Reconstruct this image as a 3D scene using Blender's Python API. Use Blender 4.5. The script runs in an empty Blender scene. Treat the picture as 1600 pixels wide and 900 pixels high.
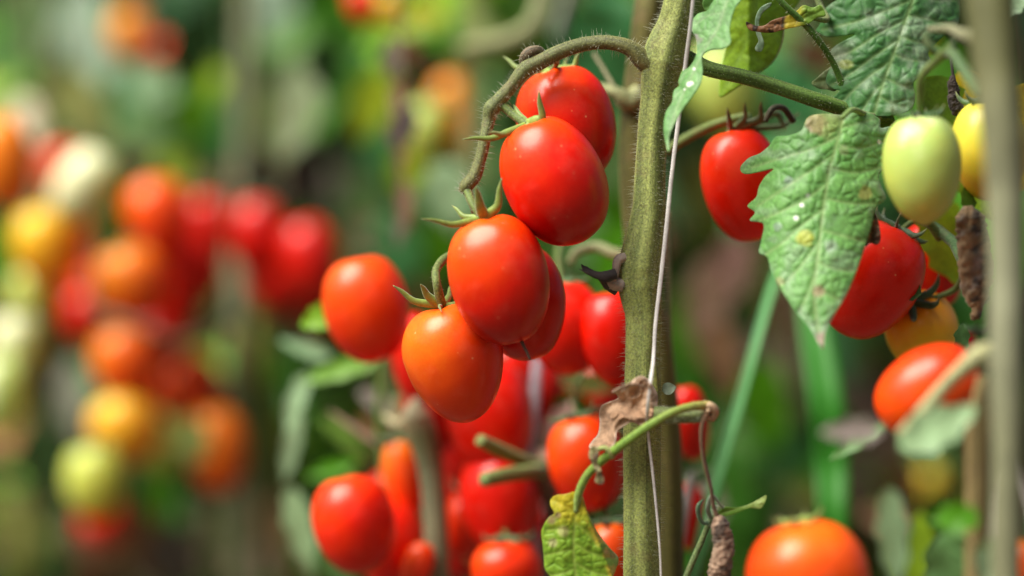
import bpy, math, random
import numpy as np
from mathutils import Vector
from mathutils.geometry import delaunay_2d_cdt

random.seed(7)
rng = np.random.default_rng(11)
R = math.radians
scene = bpy.context.scene
C = scene.collection

# ------------------------------------------------------------------ camera
CAM_Z = 0.75
FOCUS = 1.11
cam_data = bpy.data.cameras.new("camera")
cam_data.lens = 100
cam_data.sensor_width = 36
cam_data.clip_start = 0.05
cam_data.clip_end = 2000
cam_data.dof.use_dof = True
cam_data.dof.focus_distance = FOCUS
cam_data.dof.aperture_fstop = 2.1
cam_data.dof.aperture_blades = 0
cam = bpy.data.objects.new("camera", cam_data)
cam.location = (0, 0, CAM_Z)
cam.rotation_euler = (R(90), 0, 0)
C.objects.link(cam)
scene.camera = cam

# ------------------------------------------------------------------ world and sun (bright hazy daylight)
SUN_ELEV, SUN_AZ = 56, -62      # azimuth measured from behind the camera, negative = left
world = bpy.data.worlds.new("World")
scene.world = world
world.use_nodes = True
wn = world.node_tree.nodes
sky = wn.new("ShaderNodeTexSky")
sky.sky_type = 'NISHITA'
sky.sun_disc = False
sky.air_density = 1.0
sky.dust_density = 6.0
sky.ozone_density = 0.3
sun_dir = Vector((math.sin(R(SUN_AZ)) * math.cos(R(SUN_ELEV)), -math.cos(R(SUN_AZ)) * math.cos(R(SUN_ELEV)), math.sin(R(SUN_ELEV))))
sky.sun_elevation = R(SUN_ELEV)
sky.sun_rotation = math.atan2(sun_dir.x, sun_dir.y)
world.node_tree.links.new(sky.outputs[0], wn["Background"].inputs[0])
wn["Background"].inputs[1].default_value = 0.055
sun_data = bpy.data.lights.new("sun", 'SUN')
sun_data.energy = 5.0
sun_data.angle = R(44)
sun_data.color = (1.0, 0.95, 0.86)
sun = bpy.data.objects.new("sun", sun_data)
sun.rotation_euler = sun_dir.to_track_quat('Z', 'Y').to_euler()
C.objects.link(sun)

scene.view_settings.view_transform = 'Standard'
scene.view_settings.look = 'None'
scene.view_settings.exposure = 0.64
scene.view_settings.gamma = 1
scene.cycles.use_denoising = True
scene.cycles.max_bounces = 8
scene.cycles.transparent_max_bounces = 8
scene.cycles.caustics_reflective = False
scene.cycles.caustics_refractive = False
scene.cycles.sample_clamp_indirect = 4

# ------------------------------------------------------------------ helpers
def sc(d):
    return 0.36 * d / 1600.0

def P(px, py, d=FOCUS):
    s = sc(d)
    return np.array(((px - 800) * s, d, CAM_Z - (py - 450) * s))

def tag(o, label=None, cat=None, group=None, kind=None):
    if label: o['label'] = label
    if cat: o['category'] = cat
    if group: o['group'] = group
    if kind: o['kind'] = kind
    return o

def empty(name, loc):
    o = bpy.data.objects.new(name, None)
    o.empty_display_size = 0.02
    o.location = Vector([float(v) for v in loc])
    C.objects.link(o)
    return o

def lattice(n, seed):
    return np.random.default_rng(seed).random(n)

_T = lattice(65536, 99)
def vnoise(p, seed=0):
    """value noise on an (N,3) array, range 0..1"""
    p = np.asarray(p, float)
    i = np.floor(p).astype(np.int64)
    f = p - i
    f = f * f * (3 - 2 * f)
    out = np.zeros(len(p))
    for a in (0, 1):
        for b in (0, 1):
            for c in (0, 1):
                h = ((i[:, 0] + a) * 73856093) ^ ((i[:, 1] + b) * 19349663) ^ ((i[:, 2] + c) * 83492791) ^ (seed * 2654435)
                w = (f[:, 0] if a else 1 - f[:, 0]) * (f[:, 1] if b else 1 - f[:, 1]) * (f[:, 2] if c else 1 - f[:, 2])
                out += w * _T[h & 65535]
    return out

def fbm(p, seed=0, oct=4):
    p = np.asarray(p, float)
    v = 0; a = 0.5; t = 0
    for k in range(oct):
        v = v + a * vnoise(p * (2 ** k), seed + k); t += a; a *= 0.5
    return v / t

def smooth(e0, e1, x):
    t = np.clip((x - e0) / (e1 - e0), 0, 1)
    return t * t * (3 - 2 * t)

class MB:
    def __init__(self):
        self.v = []; self.f = []; self.c = []; self.uv = []; self.n = 0
    def add(self, v, f, col=(1, 1, 1), uv=None):
        v = np.asarray(v, float)
        k = len(v)
        col = np.asarray(col, float)
        if col.ndim == 1: col = np.tile(col, (k, 1))
        if uv is None: uv = np.zeros((k, 2))
        self.v.append(v); self.c.append(col); self.uv.append(np.asarray(uv, float))
        n = self.n
        self.f += [tuple(i + n for i in q) for q in f]
        self.n += k
    def build(self, name, mat, parent=None, origin=None, smooth_=True):
        V = np.concatenate(self.v); Cc = np.concatenate(self.c); U = np.concatenate(self.uv)
        if parent is not None:
            org = np.array(parent.matrix_world.translation) if False else WORLD[parent.name]
        else:
            org = V.mean(0) if origin is None else np.array(origin)
        V = V - org
        me = bpy.data.meshes.new(name)
        me.from_pydata(V.tolist(), [], self.f)
        me.update()
        ca = me.color_attributes.new("tint", 'FLOAT_COLOR', 'POINT')
        ca.data.foreach_set("color", np.concatenate([Cc, np.ones((len(Cc), 1))], 1).ravel())
        ul = me.uv_layers.new(name="flow")
        li = np.zeros(len(me.loops), np.int32); me.loops.foreach_get("vertex_index", li)
        ul.data.foreach_set("uv", U[li].ravel())
        if smooth_:
            me.polygons.foreach_set("use_smooth", [True] * len(me.polygons))
        for m in (mat if isinstance(mat, list) else [mat]): me.materials.append(m)
        o = bpy.data.objects.new(name, me)
        C.objects.link(o)
        if parent is not None:
            o.parent = parent
            WORLD[o.name] = org
        else:
            o.location = Vector([float(x) for x in org])
            WORLD[o.name] = org
        return o
WORLD = {}
def thing(name, loc, label, cat, group=None):
    o = empty(name, loc)
    WORLD[o.name] = np.array([float(x) for x in loc])
    tag(o, label, cat, group)
    return o

def catmull(pts, n):
    pts = np.asarray(pts, float)
    if len(pts) < 3:
        t = np.linspace(0, 1, n)[:, None]
        return pts[0] * (1 - t) + pts[-1] * t
    k = np.concatenate([[0], np.cumsum(np.maximum(np.linalg.norm(np.diff(pts, axis=0), axis=1), 1e-9))])
    m = len(pts) - 1
    dl = np.diff(pts, axis=0) / np.diff(k)[:, None]
    tan = np.zeros_like(pts)
    tan[0], tan[-1] = dl[0], dl[-1]
    for i in range(1, m):
        h0, h1 = k[i] - k[i - 1], k[i + 1] - k[i]
        tan[i] = (dl[i - 1] * h1 + dl[i] * h0) / (h0 + h1)
    out = []
    for u in np.linspace(0, m - 1e-9, n):
        i = int(u); t = u - i; h = k[i + 1] - k[i]
        out.append((2 * t ** 3 - 3 * t * t + 1) * pts[i] + (t ** 3 - 2 * t * t + t) * h * tan[i] + (3 * t * t - 2 * t ** 3) * pts[i + 1] + (t ** 3 - t * t) * h * tan[i + 1])
    return np.array(out)

def frames(p):
    t = np.gradient(p, axis=0)
    t /= np.linalg.norm(t, axis=1)[:, None] + 1e-12
    n = np.zeros_like(p)
    a = np.array((0, -1.0, 0))
    if abs(t[0] @ a) > 0.9: a = np.array((1.0, 0, 0))
    v = a - t[0] * (a @ t[0]); n[0] = v / np.linalg.norm(v)
    for i in range(1, len(p)):
        v = n[i - 1] - t[i] * (n[i - 1] @ t[i])
        n[i] = v / (np.linalg.norm(v) + 1e-12)
    return t, n, np.cross(t, n)

def tube(mb, pts, rad, seg=10, n=24, col=(1, 1, 1), ridge=0.0, nr=5, flat=1.0, bump=0.0, seed=0, capn=True):
    """pts: (x,y,z) controls, rad: radii at the controls; flat squeezes along the frame normal"""
    pts = np.asarray(pts, float)
    p = catmull(pts, n)
    rr = np.asarray(rad, float)
    if rr.ndim == 0: rr = np.full(len(pts), float(rr))
    r = np.interp(np.linspace(0, 1, n), np.linspace(0, 1, len(rr)), rr)
    t, nn, bb = frames(p)
    th = np.linspace(0, 2 * math.pi, seg, endpoint=False)
    L = np.concatenate([[0], np.cumsum(np.linalg.norm(np.diff(p, axis=0), axis=1))])
    V = []; UV = []; CC = []
    col = np.asarray(col, float)
    for i in range(n):
        rad_i = r[i] * (1 + ridge * np.cos(nr * th + 0.8) + 0.5 * ridge * np.cos((nr - 2) * th + 1.9))
        if bump:
            q = np.stack([np.cos(th) * 1.6, np.sin(th) * 1.6, np.full(seg, L[i] / max(r.mean(), 1e-4) * 0.7)], 1)
            rad_i = rad_i * (1 + bump * (fbm(q, seed, 3) - 0.5) * 2)
        V.append(p[i] + (nn[i][None] * (np.cos(th) * rad_i * flat)[:, None]) + bb[i][None] * (np.sin(th) * rad_i)[:, None])
        UV.append(np.stack([th / (2 * math.pi), np.full(seg, L[i])], 1))
    V = np.concatenate(V); UV = np.concatenate(UV)
    F = []
    for i in range(n - 1):
        for j in range(seg):
            k = (j + 1) % seg
            F.append((i * seg + j, i * seg + k, (i + 1) * seg + k, (i + 1) * seg + j))
    if capn:
        V = np.vstack([V, p[0], p[-1]]); UV = np.vstack([UV, UV[0], UV[-1]])
        a, b = n * seg, n * seg + 1
        for j in range(seg):
            k = (j + 1) % seg
            F.append((a, k, j)); F.append((b, (n - 1) * seg + j, (n - 1) * seg + k))
    if col.ndim == 2:
        cc = np.stack([np.interp(np.linspace(0, 1, n), np.linspace(0, 1, len(col)), col[:, q]) for q in range(3)], 1)
        cc = np.repeat(cc, seg, 0)
        if capn: cc = np.vstack([cc, cc[0], cc[-1]])
        col = cc
    mb.add(V, F, col, UV)
    return p, r, t, nn, bb

def px_path(lst):
    """(px, py, d, radius_px) -> points, radii in metres"""
    return [P(a, b, d) for a, b, d, _ in lst], [r * sc(d) for a, b, d, r in lst]

def hairs(mb, swept, count, lmin=0.0016, lmax=0.0038, r0=0.00007, u0=0.0, u1=1.0, seed=0, col=(0.62, 0.66, 0.5)):
    p, r, t, nn, bb = swept
    g = np.random.default_rng(seed)
    N = len(p)
    for k in range(count):
        u = (u0 + (u1 - u0) * g.random()) * (N - 1.001)
        i = int(u); w = u - i
        c = p[i] * (1 - w) + p[i + 1] * w
        rr = r[i] * (1 - w) + r[i + 1] * w
        a = g.random() * 2 * math.pi
        d = nn[i] * math.cos(a) + bb[i] * math.sin(a)
        L = lmin + (lmax - lmin) * g.random() ** 1.5
        base = c + d * rr * 0.95
        bend = (g.random(3) - 0.5) * 0.5 + np.array((0, 0, -0.12))
        m1 = base + d * L * 0.5 + bend * L * 0.15
        tip = base + d * L + bend * L * 0.7
        s1 = t[i]; s2 = np.cross(d, s1)
        V = []
        for cpt, q in ((base, r0), (m1, r0 * 0.7)):
            for an in (0, 2.094, 4.189):
                V.append(cpt + s1 * math.cos(an) * q + s2 * math.sin(an) * q)
        V.append(tip)
        F = [(0, 1, 4, 3), (1, 2, 5, 4), (2, 0, 3, 5), (3, 4, 6), (4, 5, 6), (5, 3, 6)]
        mb.add(V, F, col)

# ------------------------------------------------------------------ materials
def newmat(name):
    m = bpy.data.materials.new(name); m.use_nodes = True
    nt = m.node_tree
    b = nt.nodes["Principled BSDF"]
    return m, nt, b

def N(nt, t, **kw):
    n = nt.nodes.new(t)
    for k, v in kw.items():
        if k in n.inputs: n.inputs[k].default_value = v
        else: setattr(n, k, v)
    return n

def ramp(nt, stops, interp='LINEAR'):
    r = nt.nodes.new("ShaderNodeValToRGB")
    e = r.color_ramp.elements
    while len(e) > 1: e.remove(e[0])
    e[0].position = stops[0][0]; e[0].color = (*stops[0][1], 1)
    for p, c in stops[1:]:
        q = e.new(p); q.color = (*c, 1)
    r.color_ramp.interpolation = interp
    return r

def mixc(nt, a, b, fac, mode='MIX'):
    m = nt.nodes.new("ShaderNodeMix"); m.data_type = 'RGBA'; m.blend_type = mode
    L = nt.links
    for sock, v in ((m.inputs[0], fac), (m.inputs[6], a), (m.inputs[7], b)):
        if hasattr(v, 'is_output'): L.new(v, sock)
        elif isinstance(v, tuple): sock.default_value = (*v, 1)
        else: sock.default_value = v
    return m.outputs[2]

def mat_tomato():
    m, nt, b = newmat("tomato_skin"); L = nt.links
    at = N(nt, "ShaderNodeAttribute", attribute_name="tint")
    tc = nt.nodes.new("ShaderNodeTexCoord")
    sep = nt.nodes.new("ShaderNodeSeparateColor"); L.new(at.outputs["Color"], sep.inputs[0])
    n1 = N(nt, "ShaderNodeTexNoise", Scale=60.0, Detail=3.0); L.new(tc.outputs["Object"], n1.inputs["Vector"])
    n2 = N(nt, "ShaderNodeTexNoise", Scale=900.0, Detail=2.0); L.new(tc.outputs["Object"], n2.inputs["Vector"])
    a1 = N(nt, "ShaderNodeMath", operation='MULTIPLY_ADD'); L.new(n1.outputs[0], a1.inputs[0]); a1.inputs[1].default_value = 0.10; L.new(sep.outputs[0], a1.inputs[2])
    a2 = N(nt, "ShaderNodeMath", operation='MULTIPLY_ADD'); L.new(n2.outputs[0], a2.inputs[0]); a2.inputs[1].default_value = 0.06; L.new(a1.outputs[0], a2.inputs[2])
    a3 = N(nt, "ShaderNodeMath", operation='SUBTRACT'); L.new(a2.outputs[0], a3.inputs[0]); a3.inputs[1].default_value = 0.08
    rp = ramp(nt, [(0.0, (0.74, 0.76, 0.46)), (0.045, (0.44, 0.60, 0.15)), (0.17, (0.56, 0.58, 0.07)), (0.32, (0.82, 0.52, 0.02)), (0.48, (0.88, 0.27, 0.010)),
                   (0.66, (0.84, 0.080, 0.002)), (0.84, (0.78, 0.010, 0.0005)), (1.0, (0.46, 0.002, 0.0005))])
    L.new(a3.outputs[0], rp.inputs[0])
    vo = N(nt, "ShaderNodeTexVoronoi", Scale=230.0); L.new(tc.outputs["Object"], vo.inputs["Vector"])
    dots = ramp(nt, [(0.0, (1, 1, 1)), (0.07, (1, 1, 1)), (0.12, (0, 0, 0))]); L.new(vo.outputs["Distance"], dots.inputs[0])
    dsel = N(nt, "ShaderNodeTexNoise", Scale=140.0); L.new(tc.outputs["Object"], dsel.inputs["Vector"])
    dr = ramp(nt, [(0.55, (0, 0, 0)), (0.66, (1, 1, 1))]); L.new(dsel.outputs[0], dr.inputs[0])
    mm = N(nt, "ShaderNodeMath", operation='MULTIPLY'); L.new(dots.outputs[0], mm.inputs[0]); L.new(dr.outputs[0], mm.inputs[1])
    mm2 = N(nt, "ShaderNodeMath", operation='MULTIPLY'); L.new(mm.outputs[0], mm2.inputs[0]); mm2.inputs[1].default_value = 0.35
    col = mixc(nt, rp.outputs[0], (0.95, 0.6, 0.25), mm2.outputs[0])
    nd = N(nt, "ShaderNodeTexNoise", Scale=70.0, Detail=8.0, Roughness=0.75); L.new(tc.outputs["Object"], nd.inputs["Vector"])
    ndr = ramp(nt, [(0.5, (0, 0, 0)), (0.75, (0.09, 0.09, 0.09))]); L.new(nd.outputs[0], ndr.inputs[0])
    col = mixc(nt, col, (0.75, 0.42, 0.28), ndr.outputs[0])
    L.new(col, b.inputs["Base Color"])
    rr = N(nt, "ShaderNodeMapRange"); L.new(n1.outputs[0], rr.inputs[0]); rr.inputs[3].default_value = 0.25; rr.inputs[4].default_value = 0.36
    L.new(rr.outputs[0], b.inputs["Roughness"])
    b.inputs["Specular IOR Level"].default_value = 0.36
    b.inputs["Subsurface Weight"].default_value = 0.15
    b.inputs["Subsurface Radius"].default_value = (1.0, 0.25, 0.08)
    b.inputs["Subsurface Scale"].default_value = 0.004
    b.inputs["Coat Weight"].default_value = 0.0
    b.inputs["Coat Roughness"].default_value = 0.22
    bp = N(nt, "ShaderNodeBump", Strength=0.06, Distance=0.0004)
    bl = N(nt, "ShaderNodeBump", Strength=0.28, Distance=0.0016)
    nl = N(nt, "ShaderNodeTexNoise", Scale=85.0, Detail=1.0); L.new(tc.outputs["Object"], nl.inputs["Vector"])
    L.new(nl.outputs[0], bl.inputs["Height"]); L.new(bl.outputs[0], bp.inputs["Normal"])
    L.new(n2.outputs[0], bp.inputs["Height"]); L.new(bp.outputs[0], b.inputs["Normal"])
    return m

def mat_leaf(name="leaf_tissue", trans=0.35, rough=0.5, bump=0.25):
    m, nt, b = newmat(name); L = nt.links
    at = N(nt, "ShaderNodeAttribute", attribute_name="tint")
    tc = nt.nodes.new("ShaderNodeTexCoord")
    n1 = N(nt, "ShaderNodeTexNoise", Scale=700.0, Detail=3.0); L.new(tc.outputs["Object"], n1.inputs["Vector"])
    mr = N(nt, "ShaderNodeMapRange"); L.new(n1.outputs[0], mr.inputs[0]); mr.inputs[1].default_value = 0.25; mr.inputs[2].default_value = 0.75
    mr.inputs[3].default_value = 0.78; mr.inputs[4].default_value = 1.25
    col = mixc(nt, at.outputs["Color"], mr.outputs[0], 1.0, 'MULTIPLY')
    L.new(col, b.inputs["Base Color"])
    b.inputs["Roughness"].default_value = rough
    b.inputs["Specular IOR Level"].default_value = 0.4
    b.inputs["Sheen Weight"].default_value = 0.12 if bump else 0.0
    if not bump: b.inputs["Specular IOR Level"].default_value = 0.25
    bp = N(nt, "ShaderNodeBump", Strength=bump, Distance=0.0004)
    L.new(n1.outputs[0], bp.inputs["Height"]); L.new(bp.outputs[0], b.inputs["Normal"])
    tr = nt.nodes.new("ShaderNodeBsdfTranslucent")
    tcol = mixc(nt, col, (1.0, 0.95, 0.35), 1.0, 'MULTIPLY')
    g = N(nt, "ShaderNodeBrightContrast"); L.new(tcol, g.inputs[0]); g.inputs[1].default_value = 0.02
    L.new(g.outputs[0], tr.inputs[0])
    mx = nt.nodes.new("ShaderNodeMixShader"); mx.inputs[0].default_value = trans
    L.new(b.outputs[0], mx.inputs[1]); L.new(tr.outputs[0], mx.inputs[2])
    L.new(mx.outputs[0], nt.nodes["Material Output"].inputs[0])
    return m

def mat_stem(name="stem_skin", streak=1.0):
    m, nt, b = newmat(name); L = nt.links
    at = N(nt, "ShaderNodeAttribute", attribute_name="tint")
    uv = N(nt, "ShaderNodeUVMap", uv_map="flow")
    mp = nt.nodes.new("ShaderNodeMapping"); L.new(uv.outputs[0], mp.inputs[0]); mp.inputs["Scale"].default_value = (8, 9, 1)
    n1 = N(nt, "ShaderNodeTexNoise", Scale=1.0, Detail=5.0, Roughness=0.6); L.new(mp.outputs[0], n1.inputs["Vector"])
    tc = nt.nodes.new("ShaderNodeTexCoord")
    n2 = N(nt, "ShaderNodeTexNoise", Scale=1300.0, Detail=2.0); L.new(tc.outputs["Object"], n2.inputs["Vector"])
    n3 = N(nt, "ShaderNodeTexNoise", Scale=120.0, Detail=5.0, Roughness=0.65); L.new(tc.outputs["Object"], n3.inputs["Vector"])
    r1 = ramp(nt, [(0.36, (0.5, 0.55, 0.55)), (0.5, (1, 1, 1)), (0.64, (1.22, 1.22, 1.15))]); L.new(n1.outputs[0], r1.inputs[0])
    c1 = mixc(nt, at.outputs["Color"], r1.outputs[0], 1.0 * streak, 'MULTIPLY')
    r2 = ramp(nt, [(0.3, (0.6, 0.58, 0.6)), (0.7, (1.45, 1.42, 1.3))]); L.new(n2.outputs[0], r2.inputs[0])
    c2 = mixc(nt, c1, r2.outputs[0], 1.0, 'MULTIPLY')
    r3 = ramp(nt, [(0.52, (0, 0, 0)), (0.75, (0.4, 0.4, 0.4))]); L.new(n3.outputs[0], r3.inputs[0])
    c3 = mixc(nt, c2, (0.17, 0.10, 0.055), r3.outputs[0])
    L.new(c3, b.inputs["Base Color"])
    b.inputs["Roughness"].default_value = 0.62
    b.inputs["Specular IOR Level"].default_value = 0.3
    b.inputs["Sheen Weight"].default_value = 0.22
    b.inputs["Sheen Roughness"].default_value = 0.4
    b.inputs["Sheen Tint"].default_value = (0.85, 0.75, 0.6, 1)
    bp = N(nt, "ShaderNodeBump", Strength=0.35, Distance=0.0005)
    ad = N(nt, "ShaderNodeMath", operation='ADD'); L.new(n2.outputs[0], ad.inputs[0]); L.new(n1.outputs[0], ad.inputs[1])
    L.new(ad.outputs[0], bp.inputs["Height"]); L.new(bp.outputs[0], b.inputs["Normal"])
    return m

def mat_simple(name, rough=0.7, scale=400.0, amt=(0.7, 1.25), bump=0.3, sheen=0.0, trans=0.0):
    m, nt, b = newmat(name); L = nt.links
    at = N(nt, "ShaderNodeAttribute", attribute_name="tint")
    tc = nt.nodes.new("ShaderNodeTexCoord")
    n1 = N(nt, "ShaderNodeTexNoise", Scale=scale, Detail=5.0, Roughness=0.6); L.new(tc.outputs["Object"], n1.inputs["Vector"])
    mr = N(nt, "ShaderNodeMapRange"); L.new(n1.outputs[0], mr.inputs[0]); mr.inputs[1].default_value = 0.3; mr.inputs[2].default_value = 0.7
    mr.inputs[3].default_value = amt[0]; mr.inputs[4].default_value = amt[1]
    col = mixc(nt, at.outputs["Color"], mr.outputs[0], 1.0, 'MULTIPLY')
    L.new(col, b.inputs["Base Color"]); b.inputs["Roughness"].default_value = rough
    b.inputs["Sheen Weight"].default_value = sheen
    bp = N(nt, "ShaderNodeBump", Strength=bump, Distance=0.0006)
    L.new(n1.outputs[0], bp.inputs["Height"]); L.new(bp.outputs[0], b.inputs["Normal"])
    if trans:
        tr = nt.nodes.new("ShaderNodeBsdfTranslucent"); L.new(col, tr.inputs[0])
        mx = nt.nodes.new("ShaderNodeMixShader"); mx.inputs[0].default_value = trans
        L.new(b.outputs[0], mx.inputs[1]); L.new(tr.outputs[0], mx.inputs[2]); L.new(mx.outputs[0], nt.nodes["Material Output"].inputs[0])
    return m

M_TOM = mat_tomato()
M_LEAF = mat_leaf()
M_BG = mat_leaf("background_leaf", 0.3, 0.42, 0.0)
M_STEM = mat_stem()
M_SOFT = mat_simple("pale_stem", 0.7, 90, (0.85, 1.15), 0.1)
M_HAIR = mat_simple("plant_hair", 0.5, 50, (0.95, 1.05), 0, 0, 0.4)
M_DRY = mat_simple("dry_leaf", 0.8, 380, (0.75, 1.2), 0.4, 0.1, 0.12)
M_CALYX = mat_simple("calyx_skin", 0.5, 500, (0.75, 1.25), 0.25, 0.35, 0.1)
M_TWINE = mat_simple("twine_fibre", 0.6, 900, (0.85, 1.1), 0.3, 0.1)

# soil material
m, nt, b = newmat("garden_soil"); L = nt.links
tc = nt.nodes.new("ShaderNodeTexCoord")
n1 = N(nt, "ShaderNodeTexNoise", Scale=9.0, Detail=8.0, Roughness=0.7); L.new(tc.outputs["Object"], n1.inputs["Vector"])
r1 = ramp(nt, [(0.3, (0.035, 0.024, 0.016)), (0.5, (0.10, 0.07, 0.045)), (0.62, (0.17, 0.13, 0.08)), (0.75, (0.07, 0.10, 0.03))]); L.new(n1.outputs[0], r1.inputs[0])
L.new(r1.outputs[0], b.inputs["Base Color"]); b.inputs["Roughness"].default_value = 0.95
bp = N(nt, "ShaderNodeBump", Strength=0.8, Distance=0.03); L.new(n1.outputs[0], bp.inputs["Height"]); L.new(bp.outputs[0], b.inputs["Normal"])
M_SOIL = m

# ------------------------------------------------------------------ the ground
mb = MB()
gx = np.concatenate([np.linspace(-600, -8, 6), np.linspace(-6, 6, 49), np.linspace(8, 600, 6)])
gy = np.concatenate([np.linspace(-600, -6, 6), np.linspace(-4, 12, 65), np.linspace(16, 900, 6)])
X, Y = np.meshgrid(gx, gy, indexing='ij')
pts = np.stack([X.ravel(), Y.ravel(), np.zeros(X.size)], 1)
near = (np.abs(pts[:, 0]) < 7) & (np.abs(pts[:, 1] - 4) < 9)
pts[:, 2] = np.where(near, (fbm(pts * 3, 5, 3) - 0.5) * 0.05, 0)
ny = len(gy)
F = [(i * ny + j, (i + 1) * ny + j, (i + 1) * ny + j + 1, i * ny + j + 1) for i in range(len(gx) - 1) for j in range(ny - 1)]
mb.add(pts, F)
g = mb.build("ground", M_SOIL, origin=(0, 0, 0)); tag(g, kind='structure')

# ------------------------------------------------------------------ palette (surface colours, with painted sky and shade tones)
PAL = dict(
    dark=(0.010, 0.040, 0.005), mid=(0.034, 0.135, 0.009), sat=(0.07, 0.25, 0.004), teal=(0.045, 0.18, 0.055), sage=(0.13, 0.27, 0.09),
    pale=(0.30, 0.47, 0.26), ice=(0.42, 0.60, 0.46), lime=(0.26, 0.42, 0.02), yellow=(0.62, 0.50, 0.02), olive=(0.09, 0.10, 0.018),  # the bluish pale tone paints sky reflection onto upper leaves
    brown=(0.13, 0.065, 0.03), beige=(0.42, 0.33, 0.23), grey=(0.24, 0.21, 0.18), black=(0.02, 0.014, 0.01), tan=(0.30, 0.17, 0.09),
    pink=(0.30, 0.17, 0.14), cream=(0.75, 0.72, 0.5), stem=(0.235, 0.285, 0.085), stalk=(0.13, 0.19, 0.05))

def jit(c, a=0.15, g=random):
    k = 1 + (g.random() - 0.5) * 2 * a
    return tuple(max(0.003, x * k * (1 + (g.random() - 0.5) * a)) for x in c)

def blade(mb, base, dirv, nrm, L, W, col, curl=0.3, fold=0.25, lobes=True, nseg=9, seed=0, tipcol=None):
    """one low-detail leaf: a folded, drooping, lobed sheet"""
    dirv = np.asarray(dirv, float); dirv = dirv / np.linalg.norm(dirv)
    nrm = np.asarray(nrm, float); nrm = nrm - dirv * (nrm @ dirv); nrm /= np.linalg.norm(nrm) + 1e-9
    side = np.cross(dirv, nrm)
    g = random.Random(seed)
    V = []; Cc = []
    ph = g.random() * 6
    for i in range(nseg + 1):
        t = i / nseg
        w = (math.sin(math.pi * min(1, t ** 0.75)) ** 0.8 if 0 < t < 1 else 0.0)
        if lobes: w *= 1 + 0.16 * math.sin(t * 22 + ph)
        w = W / 2 * max(w, 0.015)
        c = base + dirv * (L * t * (1 - 0.12 * curl * t)) - nrm * (curl * L * 0.5 * t * t)
        for q in (-1, -0.5, 0, 0.5, 1):
            wob = 0.06 * W * math.sin(t * 14 + q * 2.4 + ph)
            V.append(c + side * q * w + nrm * (fold * abs(q) * w + wob * abs(q)))
            cc = np.array(col) * (1.18 if q == 0 else 1)
            if tipcol is not None: cc = cc * (1 - t * t) + np.array(tipcol) * t * t
            Cc.append(cc)
    F = []
    for i in range(nseg):
        for j in range(4):
            F.append((i * 5 + j, i * 5 + j + 1, (i + 1) * 5 + j + 1, (i + 1) * 5 + j))
    mb.add(np.array(V), F, np.array(Cc))

def compound(mbl, mbs, base, az, L, droop, col, seed):
    """a tomato leaf: stalk plus paired leaflets"""
    g = random.Random(seed)
    d = np.array((math.cos(az), math.sin(az), 0))
    pts = []
    for k in range(6):
        t = k / 5
        pts.append(base + d * L * t * (1 - 0.15 * t) + np.array((0, 0, L * (0.28 * t - droop * t * t))))
    pts = np.array(pts)
    tube(mbs, pts, [0.003, 0.0026, 0.002, 0.0015, 0.001, 0.0008], 5, 10, PAL['stalk'])
    p = catmull(pts, 40)
    for t in (0.35, 0.6, 0.82, 1.0):
        q = p[min(39, int(t * 39))]
        tan = p[min(39, int(t * 39))] - p[max(0, int(t * 39) - 2)]
        tan = tan / np.linalg.norm(tan)
        s = np.cross(tan, (0, 0, 1.0)); s /= np.linalg.norm(s) + 1e-9
        for sd in ((-1, 1) if t < 1 else (0,)):
            dv = tan * (0.55 if sd else 1) + s * sd * 0.9 + np.array((0, 0, -0.25 - 0.4 * g.random()))
            ll = L * (0.28 + 0.12 * g.random()) * (1.2 if not sd else 1)
            nv = np.array((g.random() - 0.5, g.random() - 0.5, 1.0))
            blade(mbl, q, dv, nv, ll, ll * 0.55, jit(col, 0.6, g), 0.2 + 0.5 * g.random(), 0.15 + .2 * g.random(), True, 7, g.randint(0, 9999))

def filler_plant(x, y, h, seed, cols, nleaf=20, L0=0.24, label=None, zlo=0.15, group=None, cat="plant"):
    g = random.Random(seed)
    t = thing("tomato_plant", (x, y, 0), label, cat, group)
    ms = MB(); ml = MB(); mst = MB()
    ctrl = [np.array((x, y, -0.02))] + [np.array((x + (g.random() - .5) * 0.08, y + (g.random() - .5) * 0.08, h * k / 4)) for k in (1, 2, 3, 4)]
    tube(ms, ctrl, [0.009, 0.009, 0.008, 0.006, 0.003], 8, 26, jit(PAL['stem'], .2, g), 0.05)
    p = catmull(ctrl, 60)
    for k in range(nleaf):
        f = zlo / h + (1 - zlo / h) * (k + g.random()) / nleaf
        b0 = p[min(59, int(f * 59))]
        compound(ml, mst, b0, g.random() * 2 * math.pi, L0 * (0.7 + 0.5 * g.random()), 0.4 + 0.5 * g.random(), g.choice(cols), g.randint(0, 10 ** 6))
    ms.build("stem", M_STEM, t)
    o = mst.build("leaf_stalks", M_STEM, t); tag(o, kind='stuff')
    o = ml.build("foliage", M_BG, t); tag(o, kind='stuff')
    return t

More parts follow.
